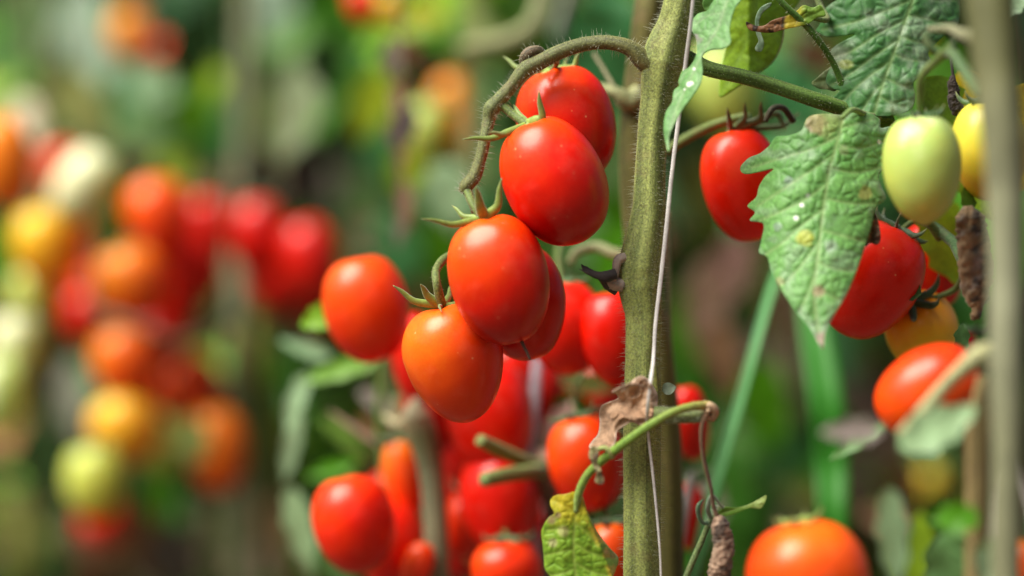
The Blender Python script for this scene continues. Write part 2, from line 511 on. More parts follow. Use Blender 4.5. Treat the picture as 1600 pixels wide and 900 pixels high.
# ------------------------------------------------------------------ far foliage bank (nobody could count it)
g = random.Random(3)
mb = MB()
for k in range(9000):
    y = 4.6 + 2.4 * g.random()
    x = (g.random() - 0.5) * 6.5
    z = 2.9 * g.random()
    if z > 2.0 + 0.7 * math.sin(x * 2.1 + 1) + 0.3 * math.sin(x * 5): continue
    cl = fbm(np.array([[x * 1.7, y * 1.2, z * 1.9]]), 21, 2)[0]
    c = PAL['dark'] if cl < 0.42 else PAL['mid'] if cl < 0.52 else PAL['teal'] if cl < 0.6 else PAL['olive']
    if z < 0.72 and g.random() < 0.8: c = g.choice([PAL['grey'], PAL['tan'], PAL['olive'], PAL['brown'], PAL['brown']])  # dull browns and olives low down paint in the ground shade
    dv = np.array((g.random() - .5, -0.3 * g.random(), -0.2 - g.random() * .6))
    blade(mb, np.array((x, y, z)), dv, (g.random() - .5, -0.8, g.random()), 0.13 + .1 * g.random(), 0.07 + 0.05 * g.random(), jit(c, 0.35, g), .3, .2, False, 4, k)
o = mb.build("distant_foliage", M_BG, origin=(0, 5.5, 0)); tag(o, 'dense dark green bank of bushes at the far edge of the garden', 'bushes', kind='stuff')

# weeds and litter on the ground between the rows
mb = MB()
for k in range(5200):
    y = 1.95 + 3.6 * g.random(); x = (g.random() - .5) * (1.2 + y * 0.75)
    z = 0.62 * g.random() ** 1.6
    c = g.choice([PAL['olive'], PAL['olive'], PAL['tan'], PAL['grey'], PAL['brown'], PAL['brown'], PAL['mid']])  # mostly brown and olive, so ground shade is in the weed colours
    dv = np.array((g.random() - .5, g.random() - .5, 0.2 + g.random()))
    blade(mb, np.array((x, y, z - 0.02)), dv, (g.random() - .5, g.random() - .5, .4), 0.07 + .12 * g.random(), 0.012 + 0.03 * g.random(), jit(c, 0.3, g), .4, .2, False, 4, k)
o = mb.build("ground_weeds", M_BG, origin=(0, 3, 0)); tag(o, 'low tangle of weeds, stalks and dead leaves between the tomato rows', 'weeds', kind='stuff')

# tall tangle of thin stalks, small leaves and dead bits rising from the soil between the rows
mb = MB(); g = random.Random(77)
UC = [PAL['dark'], PAL['mid'], PAL['sat'], PAL['olive'], PAL['brown'], PAL['mid'], PAL['black'], PAL['tan'], PAL['teal'], PAL['lime'], PAL['sat'], PAL['sage']]
for k in range(300):
    y = 1.78 + 1.3 * g.random() ** 1.3
    x = (g.random() - .5) * (.42 * y + .2)
    h = .45 + .62 * g.random()
    lean = (g.random() - .5) * .3
    c = g.choice([PAL['olive'], PAL['mid'], PAL['tan'], PAL['stalk'], PAL['brown'], PAL['dark']])
    pp = [np.array((x, y, -.02)), np.array((x + lean * h * .4, y, h * .5)), np.array((x + lean * h, y + .02, h))]
    tube(mb, pp, [.0035, .0028, .001], 5, 8, jit(c, .4, g))
    for q in range(9):
        t = .35 + .65 * g.random()
        b0 = pp[0] * (1 - t) + pp[2] * t
        dv = np.array((g.random() - .5, (g.random() - .5) * .5, .3 - g.random()))
        blade(mb, b0, dv, (g.random() - .5, -1, .5), .03 + .05 * g.random(), .012 + .022 * g.random(), jit(g.choice(UC), .6, g), .5, .25, False, 4, k * 10 + q)
o = mb.build("undergrowth", M_BG, origin=(0, 2.3, 0)); tag(o, 'tangle of thin stalks, small leaves and dead bits between the tomato plants', 'undergrowth', kind='stuff')

# ------------------------------------------------------------------ background plant rows
gcols = [PAL['mid'], PAL['teal'], PAL['dark'], PAL['sage'], PAL['sat'], PAL['mid']]
dcols = [PAL['dark'], PAL['mid'], PAL['olive'], PAL['dark'], PAL['teal']]
bcols = [PAL['mid'], PAL['sage'], PAL['sat'], PAL['teal'], PAL['pale'], PAL['lime']]
rows = [  # px, depth, height, palette, leaf count, zlo
    (-60, 2.15, 1.55, bcols, 22, .55), (110, 2.5, 1.6, bcols, 24, .6), (300, 2.3, 1.6, gcols, 20, .75), (480, 2.6, 1.7, dcols, 24, .6),
    (640, 2.2, 1.5, gcols, 20, .62), (800, 2.7, 1.6, gcols, 24, .6), (930, 2.1, 1.5, bcols, 22, .6), (1110, 2.4, 1.6, gcols, 24, .55),
    (1260, 2.0, 1.45, gcols, 20, .6), (1400, 2.6, 1.7, dcols, 24, .5), (1560, 2.2, 1.6, gcols, 22, .5), (1700, 2.5, 1.6, gcols, 22, .5),
    (20, 3.3, 1.6, gcols, 24, .3), (230, 3.5, 1.7, dcols, 26, .3), (400, 3.2, 1.6, gcols, 26, .3), (580, 3.6, 1.7, dcols, 26, .3),
    (760, 3.3, 1.6, gcols, 26, .3), (950, 3.5, 1.7, dcols, 26, .3), (1120, 3.3, 1.6, gcols, 26, .3), (1300, 3.5, 1.7, dcols, 26, .3),
    (1480, 3.3, 1.6, gcols, 26, .3), (1640, 3.6, 1.6, gcols, 26, .3)]
ROWLABELS = ["pale leafy blurred plant beyond the left edge of the tomatoes","bright leafy blurred plant behind the cream tomato","green blurred plant behind the upper left cluster","dark leafy blurred plant behind the sage streak left of centre",
"green blurred plant behind the dry hanging leaves","mixed green blurred plant behind the front truss","light green blurred plant directly behind the top of the front truss","green blurred plant just right of the main stem",
"blurred plant behind the big drooping leaf","dark blurred plant behind the dusty leaf at the top right","green blurred plant behind the right-hand stem","green blurred plant past the right edge",
"farthest-row plant at the left edge, soft green","farthest-row dark plant behind the yellow tomato at left","farthest-row plant behind the dark gap at left","farthest-row dark plant behind the lone orange-red tomato",
"farthest-row plant behind the middle of the front truss","farthest-row dark plant behind the main stem","farthest-row plant behind the narrow grass blade","farthest-row dark plant behind the broad grass blade",
"farthest-row plant behind the slanted orange tomato","farthest-row plant at the right edge, soft green"]
for i, (px, d, h, cols, nl, zlo) in enumerate(rows):
    x = (px - 800) * sc(d)
    lab = ROWLABELS[i]
    filler_plant(x, d, h, 100 + i, cols, nl, 0.25, lab, zlo, "tomato plants in the %s row" % ("second" if d < 3 else "farthest"))

# ------------------------------------------------------------------ tomatoes
def make_tomato(cx, cy, W, H, tilt, d, ripe, label, lean=0, blush_light=0.12, bdir=(-0.6, -0.3, 0.7), seg=40, egg=0.06, seed=0, calyx='auto',
                ped=None, group="plum tomatoes", tip=0.0, sep_tips=None, dimple=0.09, csc=1.0, lobes=0.02, pedr=3.0, sepcol=(0.22, 0.33, 0.045)):
    s = sc(d)
    ctr = P(cx, cy, d)
    ti, le = R(tilt), R(lean)
    a = np.array((-math.sin(ti) * math.cos(le), math.sin(le), math.cos(ti) * math.cos(le)))   # towards the stem end
    e1 = np.array((math.cos(ti), 0, math.sin(ti)))
    e2 = np.cross(a, e1)
    w, h = W / 2 * s, H / 2 * s
    top = ctr + a * h * (1 - dimple)
    T = thing("tomato", ctr, label, "tomato", group)
    nv = int(seg * 0.75)
    V = []; Cc = []; nph = 3 + seed % 2; off = seed * 1.3
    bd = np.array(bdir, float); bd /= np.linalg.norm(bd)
    _p, _t = np.meshgrid(np.pi * np.arange(nv + 1) / nv, 2 * np.pi * np.arange(seg) / seg, indexing='ij')
    NZ = fbm(np.stack([np.sin(_p) * np.cos(_t) * 1.5 + 9, np.sin(_p) * np.sin(_t) * 1.5 + 4, np.cos(_p) * 1.5], 2).reshape(-1, 3), seed + 2, 2) - .5
    for i in range(nv + 1):
        ph = math.pi * i / nv
        for j in range(seg):
            th = 2 * math.pi * j / seg
            cph, sph = math.cos(ph), math.sin(ph)
            r = w * (sph ** 0.86 if sph > 0 else 0) * (1 + egg * cph)
            r *= 1 + NZ[i * seg + j] * 0.045 * sph + lobes * math.cos(nph * th + off) * (0.4 + 0.6 * max(0, cph)) + 0.008 * math.cos(2 * th + off * 2)
            z = h * (abs(cph) ** 1.0 * (1 if cph > 0 else -1))
            dm = math.exp(-(ph / 0.34) ** 2)
            z -= h * dimple * dm * (1 + 0.5 * math.cos(nph * th + off + 0.5) * min(1, ph * 3))
            z -= h * (tip * math.exp(-((math.pi - ph) / 0.16) ** 2))
            dirn = e1 * math.cos(th) + e2 * math.sin(th)
            pt = ctr + a * z + dirn * r
            V.append(pt)
    V = np.array(V)
    rel = (V - ctr) / max(w, h)
    rv = ripe - blush_light * (rel @ bd) * 1.1 + 0.10 * (fbm(rel * 1.6 + seed * 3.1, seed, 2) - 0.5)  # ripeness blush, also painting light tops and dark undersides
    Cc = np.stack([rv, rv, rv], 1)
    F = []
    for i in range(nv):
        for j in range(seg):
            k = (j + 1) % seg
            F.append((i * seg + j, (i + 1) * seg + j, (i + 1) * seg + k, i * seg + k))
    mb = MB(); mb.add(V, F, Cc); mb.build("fruit", M_TOM, T)
    # calyx and pedicel
    if calyx:
        g = random.Random(seed + 50)
        mh = MB()
        tube(mh, [top - a * 6 * s * csc, top + a * 2 * s * csc, top + a * 6 * s * csc], [6 * s * csc, 9 * s * csc, 4.5 * s * csc], 8, 8, sepcol, 0.05)
        hub = mh.build("calyx", M_CALYX, T)
        paths = []
        if sep_tips:
            for (sx, sy, mx, my, dz, wd) in sep_tips:
                # pixel tip, pixel mid, depth offset of the tip, half width
                tp = P(sx, sy, d + dz); md = P(mx, my, d + dz * 0.5)
                paths.append(([top + a * 3 * s, (top + a * 3 * s + md) / 2 * 0.5 + md * 0.5 if False else md * 0.55 + (top + a * 2 * s) * 0.45, md, md * 0.4 + tp * 0.6 + a * 1.5 * s, tp], wd))
        else:
            n = 5 + seed % 2
            for k in range(n):
                an = 2 * math.pi * (k + 0.25 * g.random()) / n
                e = e1 * math.cos(an) + e2 * math.sin(an)
                Ls = (34 + 14 * g.random()) * s * csc
                up = 0.25 + 0.5 * g.random()
                paths.append(([top + a * 3 * s, top + e * Ls * 0.35 + a * 3 * s * csc, top + e * Ls * 0.68 + a * Ls * 0.12 * up,
                               top + e * Ls * 0.92 + a * Ls * 0.4 * up, top + e * Ls * 1.02 + a * Ls * 0.75 * up], 4.6 * csc))
        for pp, wd in paths:
            ms = MB()
            c0 = np.array(sepcol)
            tube(ms, pp, [wd * s * 1.0, wd * s * 1.25, wd * s * 1.05, wd * s * 0.65, wd * s * 0.12], 8, 16, np.array([c0 * 1.25, c0, c0 * 0.8, c0 * 0.75, np.array((0.20, 0.22, 0.06))]), 0.0, flat=0.6)
            ms.build("sepal", M_CALYX, hub)
        if ped:
            mp = MB()
            pts = [top] + [P(*q[:3]) for q in ped]
            rr = [pedr * s * 1.25] + [(q[3] if len(q) > 3 else pedr) * s for q in ped]
            sw = tube(mp, pts, rr, 8, 20, PAL['stalk'], 0.04)
            mp.build("pedicel", M_STEM, T)
            T['_sw'] = 0
            del T['_sw']
            return T, sw, top
    return T, None, top

F0 = FOCUS
G1 = "ripe tomatoes on the sharp front truss"
hair_jobs = []
# front truss
_, sw, _ = make_tomato(886, 194, 152, 188, 17, F0 + .024, 0.93, "red plum tomato at the top of the front truss, partly behind the one below", blush_light=.18, bdir=(-.5, -.5, .7), seed=1, calyx='y', seg=72,
    ped=[(868, 96, F0 + .012, 5), (852, 92, F0 + .006, 6)], group=G1, lobes=.025,
    sep_tips=[(905, 82, 897, 104, .0, 5), (888, 88, 880, 110, .02, 5.5), (828, 110, 842, 122, -.002, 4.5), (786, 88, 808, 106, .01, 4), (850, 92, 848, 108, .015, 4)])
_, sw, _ = make_tomato(866, 282, 158, 209, 25, F0 - .008, 0.96, "bright red plum tomato with upturned sepals, second from the top of the front truss", blush_light=.24, bdir=(-.5, -.5, .7), seed=2, calyx='y', seg=80, egg=-.015,
    ped=[(800, 178, F0 - .002, 7), (784, 166, F0, 7.5), (768, 167, F0, 8)], group=G1, tip=.012, pedr=6, lobes=.022,
    sep_tips=[(842, 142, 846, 186, -.008, 7.5), (722, 218, 768, 216, -.006, 4.5), (762, 208, 786, 210, -.014, 4.5), (802, 163, 812, 180, .008, 4.5), (826, 230, 822, 214, .012, 3)])
hair_jobs.append((sw, 40))
_, sw, _ = make_tomato(780, 436, 158, 208, 14, F0 - .014, 0.91, "large orange-red plum tomato with a dry thread at its tip, middle of the front truss", blush_light=.27, bdir=(-.65, -.5, .65), seed=3, calyx='y', seg=80,
    ped=[(738, 318, F0 - .010, 6.5), (732, 303, F0 - .006, 7), (728, 294, F0 - .004, 8)], group=G1, tip=-.01, pedr=6, lobes=.028,
    sep_tips=[(658, 342, 708, 351, -.01, 5), (744, 292, 750, 322, -.008, 7.5), (784, 278, 776, 324, -.004, 6.5), (706, 321, 724, 338, .008, 4.5), (772, 352, 764, 344, .012, 3)])
hair_jobs.append((sw, 40))
T4, sw, _ = make_tomato(711, 566, 155, 190, 13, F0 + .006, 0.75, "orange half-ripe plum tomato hanging lowest on the front truss", blush_light=.17, bdir=(-.85, -.35, .35), seed=4, calyx='y', seg=80, egg=.19,
    ped=[(682, 440, F0 + .002, 6.5), (681, 424, F0 + .006, 6.5), (690, 408, F0 + .012, 7), (706, 398, F0 + .02, 7)], group=G1, tip=.015, pedr=6.5, lobes=.03,
    sep_tips=[(614, 446, 646, 470, -.004, 5), (657, 444, 668, 462, -.006, 6), (704, 446, 702, 462, .012, 4.5), (724, 470, 708, 476, -.005, 4.5), (690, 488, 686, 478, -.018, 3)])
hair_jobs.append((sw, 36))
make_tomato(816, 472, 134, 184, 8, F0 + .022, 0.93, "dark red tomato almost hidden behind the middle one of the front truss", blush_light=.05, seed=5, calyx=None, seg=64, group=G1)

# others: cx, cy, W, H, tilt, depth, ripe, label, lean, ped, seg, extra
G2 = "tomatoes on the plant behind the main stem"
make_tomato(1160, 288, 128, 182, 12, 1.15, .84, "red tomato right of the main stem with spidery dark sepals", blush_light=.05, seed=6, seg=56, calyx='y', pedr=4.5, group=G2,
    ped=[(1170, 182, 1.15, 5), (1130, 190, 1.155, 7), (1080, 212, 1.165, 8), (1040, 236, 1.17, 8)], sepcol=(.10, .15, .04),
    sep_tips=[(1136, 168, 1140, 190, -.01, 4), (1164, 160, 1164, 184, -.01, 4), (1190, 158, 1188, 184, -.012, 5), (1228, 205, 1216, 178, .0, 5), (1250, 176, 1226, 196, .01, 4.5)])
make_tomato(1362, 438, 150, 192, -29, 1.13, .88, "big red tomato partly covered by the large drooping leaf", blush_light=.04, seed=7, seg=56, csc=1.1, group=G2, bdir=(.3, -.4, .8),
    ped=[(1440, 340, 1.13, 6), (1470, 372, 1.135, 8)], calyx='y', sepcol=(.06, .13, .05))
make_tomato(1458, 412, 96, 140, 12, 1.18, .95, "deep red tomato in shade behind the big covered one", blush_light=.04, seed=8, seg=40, calyx=None, group=G2)
make_tomato(1441, 518, 116, 134, 26, 1.15, .36, "yellow tomato turning orange with a star-shaped green calyx facing us", lean=-38, blush_light=-.12, bdir=(-.3, 0, 1), seed=9, seg=48, calyx='y', csc=1.15, group=G2,
    ped=[(1492, 452, 1.14, 5), (1510, 420, 1.13, 6)], sepcol=(.05, .14, .05))
make_tomato(1452, 612, 136, 176, -64, 1.035, .74, "glossy orange tomato lying slanted behind the pale blurred fork", blush_light=.10, bdir=(0, -.5, -.6), seed=10, seg=48, calyx=None, group=G2)
make_tomato(1264, 912, 192, 200, 10, 1.015, .77, "large orange-red tomato rising from the bottom edge", blush_light=.12, bdir=(.1, -.4, .5), seed=11, seg=64, calyx='y', group=G2, dimple=.04)
make_tomato(1602, 890, 86, 100, 0, 1.01, .66, "orange tomato cut off by the lower right corner", blush_light=.1, seed=12, seg=32, calyx=None, group=G2)
make_tomato(1441, 262, 124, 172, 2, 1.065, .075, "pale green unripe tomato with a pointed end beside the big leaf", blush_light=.02, bdir=(.1, 0, 1), seed=13, seg=64, egg=.10, tip=.05, group="unripe tomatoes by the right-hand stem", calyx='y',
    ped=[(1437, 150, 1.06, 6), (1440, 120, 1.055, 6), (1466, 92, 1.05, 7), (1490, 70, 1.04, 8)], sepcol=(.08, .17, .05))
make_tomato(1545, 234, 118, 160, 4, 1.09, .26, "yellow tomato half hidden by the blurred right-hand stem", blush_light=.05, seed=14, seg=40, group="unripe tomatoes by the right-hand stem", calyx='y', sepcol=(.08, .17, .05))
G3 = "tomatoes on the middle plants"
mid = [
 (572, 482, 134, 172, 10, 1.22, .79, "orange-red tomato alone left of the front truss", dict(blush_light=.12, calyx=None)),
 (884, 512, 122, 150, 5, 1.20, .90, "red tomato left of the main stem sharing a green calyx star", dict(blush_light=.05)),
 (962, 528, 110, 156, 12, 1.19, .93, "red tomato tucked against the left side of the main stem", dict(blush_light=.05, calyx=None)),
 (918, 722, 124, 156, 12, 1.20, .82, "orange-red tomato behind the crumpled dry leaf", dict(blush_light=.14)),
 (765, 650, 136, 180, 8, 1.24, .90, "deep red tomato below the lowest orange one", dict(blush_light=.03)),
 (782, 782, 128, 170, 6, 1.24, .93, "dark red tomato with a small pink glint behind the cut stubs", dict(blush_light=.03)),
 (722, 735, 70, 190, 2, 1.30, .90, "narrow dark red tomato against the middle stem", dict(blush_light=.05)),
 (630, 748, 64, 130, 8, 1.27, .70, "slim orange tomato left of the middle stem", dict(blush_light=.10)),
 (553, 818, 130, 158, 10, 1.22, .86, "red tomato with a broad highlight at the lower left centre", dict(blush_light=.08, calyx=None)),
 (608, 850, 110, 140, 6, 1.26, .84, "red tomato behind the lower highlighted one", dict(blush_light=.03, calyx=None)),
 (652, 884, 48, 80, -20, 1.24, .76, "small orange tomato at the foot of the middle stem", dict(blush_light=.1, calyx=None)),
 (792, 892, 112, 100, 0, 1.22, .80, "red tomato cut by the bottom edge left of the yellowed leaf", dict(blush_light=.06)),
 (726, 820, 70, 110, -10, 1.27, .80, "red tomato with a pale dry calyx low beside the middle stem", dict(blush_light=.05)),
 (958, 868, 86, 110, 6, 1.19, .72, "orange-red tomato peeping out beside the yellowed leaf", dict(blush_light=.08)),
 (1078, 660, 60, 120, 8, 1.24, .90, "sliver of red tomato right of the cut stub", dict(blush_light=.04, calyx=None)),
 (1076, 806, 62, 110, 10, 1.24, .88, "red tomato behind the rear stem near the thin shoot", dict(blush_light=.04)),
 (648, 560, 70, 150, 6, 1.27, .92, "dark red tomato showing behind the orange one's left side", dict(blush_light=.03, calyx=None)),
 (800, 590, 92, 130, 4, 1.27, .92, "shaded red tomato under the thread of the middle fruit", dict(blush_light=.03, calyx=None)),
 (690, 640, 120, 150, 0, 1.30, .97, "deep red tomato in shade behind the bottom of the orange one", dict(blush_light=.02, calyx=None)),  # from here down high ripeness paints the shade on deep-set fruit
 (838, 606, 96, 130, 4, 1.31, .97, "dark red tomato above the lilac strip", dict(blush_light=.02, calyx=None)),
 (745, 716, 120, 150, 10, 1.30, .98, "very dark red tomato between the middle stem and the cut stubs", dict(blush_light=.02, calyx=None)),
 (860, 838, 110, 140, 0, 1.31, .96, "shaded red tomato low behind the yellowed leaf", dict(blush_light=.02, calyx=None)),
 (612, 800, 80, 140, 6, 1.33, .95, "dark red tomato between the highlighted one and the middle stem", dict(blush_light=.02, calyx=None)),
 (720, 850, 90, 120, 0, 1.33, .95, "dim red tomato at the bottom beside the middle stem", dict(blush_light=.02, calyx=None)),
 (930, 620, 90, 130, 0, 1.33, .97, "dark red tomato in the gap above the orange-red one by the stem", dict(blush_light=.02, calyx=None)),
]
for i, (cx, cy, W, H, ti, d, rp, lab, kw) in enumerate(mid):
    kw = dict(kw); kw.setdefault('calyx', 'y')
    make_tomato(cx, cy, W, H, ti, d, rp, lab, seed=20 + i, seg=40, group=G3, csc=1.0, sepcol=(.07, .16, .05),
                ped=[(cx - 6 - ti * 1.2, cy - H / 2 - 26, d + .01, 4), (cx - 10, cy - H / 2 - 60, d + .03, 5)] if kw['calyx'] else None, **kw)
G4 = "blurred tomatoes at left"
far = [
 (436, 440, 80, 110, 10, 1.72, 1.0, "dim dark red blurred tomato between the two right of the dark gap, lower", .02),  # the dark reds at this end have cluster shade painted in as ripeness
 (330, 352, 60, 96, 14, 1.74, .96, "dim red blurred tomato at the right shoulder of the left cluster", .02),
 (232, 492, 84, 104, 18, 1.74, .97, "dark red blurred tomato behind the pale orange one, lower", .02),
 (262, 590, 90, 100, 10, 1.74, .92, "dark rusty blurred tomato in the lower middle of the left cluster", .02),
 (160, 452, 70, 96, 6, 1.72, .74, "blurred orange-red tomato at the left shoulder of the pale orange one", .05),
 (96, 416, 70, 100, 14, 1.74, .70, "dull orange blurred tomato right of the amber one at the left edge", .05),
 (496, 470, 70, 100, 6, 1.74, 1.0, "very dark red blurred tomato behind the lone orange-red tomato", .02),
 (246, 690, 60, 84, 16, 1.70, .12, "blurred olive green tomato between the amber and the orange ones", .04),
 (246, 340, 92, 120, 16, 1.62, .74, "round blurred orange-red tomato high in the left cluster", .12),
 (300, 408, 84, 118, 22, 1.66, .92, "deep red blurred tomato right under the highest of the left cluster", .04),
 (404, 370, 78, 116, 4, 1.64, .98, "blurred red tomato left of the dark gap", .03),
 (486, 408, 84, 124, 14, 1.62, .97, "blurred red tomato right of the dark gap", .04),
 (206, 442, 96, 112, 16, 1.60, .62, "pale orange blurred tomato in the middle of the left cluster", .14),
 (268, 470, 76, 100, 20, 1.68, .88, "blurred red tomato tucked behind the pale orange one", .04),
 (198, 566, 92, 112, 16, 1.60, .66, "blurred orange tomato under the slanted brown stalk", .14),
 (244, 536, 74, 84, 30, 1.66, .95, "dark red blurred tomato touching the slanted brown stalk", .03),
 (132, 492, 58, 84, 0, 1.72, .90, "small blurred red tomato at the left end of the brown stalk", .03),
 (300, 604, 84, 96, 12, 1.70, .70, "dull orange blurred tomato in the lower left cluster", .06),
 (196, 668, 100, 108, 24, 1.60, .44, "amber blurred tomato above the yellow one", .10),
 (338, 702, 86, 124, 6, 1.62, .60, "blurred orange tomato at the lower right of the left cluster", .10),
 (148, 752, 82, 110, 4, 1.58, .18, "blurred lemon yellow tomato lowest in the left cluster", .08),
 (160, 818, 66, 66, 0, 1.74, .92, "dim red blurred tomato under the lemon yellow one", .02),
 (72, 384, 92, 118, 10, 1.64, .42, "blurred amber tomato near the left edge", .10),
 (112, 356, 64, 120, 20, 1.68, .56, "blurred orange tomato between the amber and the cream ones", .06),
 (134, 290, 84, 118, -34, 1.62, .04, "blurred cream coloured tomato bright in the sun", .09),
 (6, 252, 84, 138, 10, 1.56, .56, "blurred orange tomato cut by the left edge", .10),
 (96, 262, 62, 70, 0, 1.74, .82, "small blurred red tomato behind the cream one", .05),
 (52, 462, 70, 84, 10, 1.66, .14, "blurred yellow-green tomato under the amber one", .05),
 (26, 536, 72, 88, 8, 1.62, .03, "blurred whitish green tomato at the left edge", .05),
 (0, 616, 72, 110, 0, 1.60, .06, "blurred pale tomato cut off low on the left edge", .05),
 (386, 546, 62, 110, 6, 1.75, .10, "blurred olive yellow tomato between the two left clusters", .05),
 (206, 56, 58, 84, 6, 1.85, .52, "blurred amber tomato near the upper left corner", .06),
 (268, 82, 66, 44, 0, 1.90, .82, "blurred rusty tomato beside the amber one near the top", .03),
 (566, 6, 48, 60, 12, 1.52, .80, "red tomato cut by the top edge left of centre", .06),
 (606, 14, 52, 56, 0, 1.54, .34, "yellow tomato at the top edge next to the red one", .06),
 (708, 176, 66, 120, 8, 1.72, .50, "dull orange tomato behind the front truss stalk", .04),
 (664, 206, 74, 104, -10, 1.66, .13, "lime green tomato behind the hanging dry leaf", .02),
 (1436, 40, 60, 90, 0, 1.40, .26, "small yellow tomato behind the dusty top leaf", .03),
 (1130, 136, 100, 150, 10, 1.55, .10, "lime green tomato blurred behind the side stalk", .05),
 (1452, 752, 40, 50, 0, 1.75, .30, "small blurred yellow tomato low at right", .03),
 (1505, 560, 50, 90, 0, 1.20, .95, "shaded dark red tomato under the shrivelled hanging leaf", .03),
]
for i, (cx, cy, W, H, ti, d, rp, lab, bl) in enumerate(far):
    if cx < 520: W *= 1.14; H *= 1.1
    make_tomato(cx, cy, W, H, ti, d, rp, lab, seed=60 + i, seg=24, group=G4 if cx < 520 else "blurred tomatoes in the background", blush_light=bl,
                calyx='y' if (i % 2 == 0) else None, sepcol=(.05, .12, .03))

# ------------------------------------------------------------------ main plant
A = thing("tomato_plant", P(1004, 450, F0) * (1, 1, 0), "thick olive green hairy tomato stem in sharp focus carrying the front truss", "plant", "tomato plants")
A_hair = MB()
def stem_px(rows_, name, parent, col, seg=28, n=120, ridge=.05, bump=.05, seed=0, hair=0, hk={}, nr=5, flat=1.0):
    pts, rr = px_path(rows_)
    mb = MB()
    sw = tube(mb, pts, rr, seg, n, col, ridge, nr, flat, bump, seed)
    o = mb.build(name, M_STEM, parent)
    if hair: hairs(A_hair, sw, hair, seed=seed + 3, **hk)
    return o, sw
S1 = F0
main_rows = [(1110, -420, S1 + .02, 24), (1090, -200, S1 + .01, 24), (1073, -60, S1, 24), (1062, 0, S1, 24), (1053, 38, S1, 25.5), (1041, 70, S1, 30), (1034, 98, S1, 33), (1030, 128, S1, 29), (1026, 155, S1, 25), (1018, 220, S1, 22.5),
             (1015, 290, S1, 24), (1013, 330, S1, 26), (1006, 380, S1, 31), (1000, 418, S1, 35), (1000, 450, S1, 34), (1005, 490, S1, 28), (1004, 560, S1, 27), (1004, 640, S1, 29), (1003, 720, S1, 29), (1003, 800, S1, 28.5), (1003, 900, S1, 28.5), (1000, 1100, S1, 30), (990, 1500, S1, 32), (980, 2400, S1 + .01, 34), (975, 3480, S1 + .02, 36)]
o, sw = stem_px(main_rows, "stem", A, np.array([PAL['stem']] * 3), 36, 420, .055, .05, 1, 3400, dict(u0=.10, u1=.84, lmin=.0014, lmax=.0044, r0=.000065))
hairs(A_hair, sw, 12000, .0004, .0011, .00006, .10, .84, 8)
# front truss stalk
truss_rows = [(1034, 108, S1, 20), (1008, 96, S1 - .002, 17), (985, 76, S1 - .003, 12.5), (955, 67, S1 - .002, 11), (920, 68, S1, 11), (880, 79, S1, 11.5), (842, 98, S1, 12.5), (822, 108, S1, 13),
              (800, 134, S1, 10), (780, 156, S1, 11), (768, 170, S1, 13), (764, 186, S1, 10), (758, 215, S1 - .002, 9), (750, 250, S1 - .003, 9.5), (740, 278, S1 - .004, 11), (728, 292, S1 - .004, 11), (724, 300, S1 - .003, 8)]
o, sw = stem_px(truss_rows, "fruit_stalk", A, np.array([(.13, .125, .04), (.12, .14, .05), (.12, .15, .055), (.13, .14, .05)]), 18, 160, .03, .07, 5, 620, dict(u0=.05, lmin=.0014, lmax=.0044, r0=.000065))
hairs(A_hair, sw, 1500, .0004, .001, .00005, .05, 1, 9)
o, sw = stem_px([(826, 104, S1 + .004, 10), (820, 94, S1 + .002, 9.5), (826, 82, S1, 8.5), (838, 78, S1 + .001, 7.5), (846, 84, S1 + .006, 6), (843, 92, S1 + .011, 5)], "spent_stalk", A, (.15, .12, .08), 12, 24, .04, .1, 6, 60, {})
# rear continuation of the truss to the hidden fruit
stem_px([(729, 290, S1 + .004, 6), (737, 314, S1 + .008, 6), (748, 346, S1 + .022, 6), (806, 400, S1 + .028, 6)], "fruit_stalk", A, PAL['stalk'], 10, 20, .03, .05, 7)
stem_px([(744, 336, S1 + .020, 7), (738, 365, S1 + .026, 7), (716, 390, S1 + .022, 7), (704, 399, S1 + .019, 7)], "fruit_stalk", A, PAL['stalk'], 10, 20, .03, .05, 7)
for swj, cnt in hair_jobs:
    if swj is not None: hairs(A_hair, swj, cnt, .0006, .0016, .00005, seed=cnt)
# leaf stalk to the right
o, sw = stem_px([(1046, 80, S1 + .006, 16), (1070, 92, S1 + .006, 15), (1105, 107, S1 + .004, 12), (1160, 120, S1 + .002, 11.5), (1220, 138, S1, 11.5), (1270, 155, S1, 12), (1310, 168, S1 + .004, 12), (1350, 184, S1 + .008, 10), (1392, 188, S1 + .012, 8)],
                "leaf_stalk", A, np.array([(.11, .18, .04), (.085, .16, .03), (.085, .17, .03)]), 18, 90, .06, .03, 11, 340, dict(lmin=.0006, lmax=.0016))
o, sw = stem_px([(1195, -30, S1 - .004, 5), (1222, 4, S1 - .004, 5), (1256, 36, S1 - .002, 5.5), (1278, 62, S1, 5.5), (1300, 95, S1 + .004, 5), (1325, 160, S1 + .008, 6)], "leaf_stalk", A, (.06, .15, .02), 10, 40, .05, .03, 12, 120, dict(lmax=.002))
stem_px([(1270, -20, S1 + .02, 5), (1282, 10, S1 + .018, 5), (1292, 30, S1 + .012, 5), (1270, 28, S1 + .004, 4)], "leaf_stalk", A, (.14, .2, .07), 8, 20, .03, .03, 13)
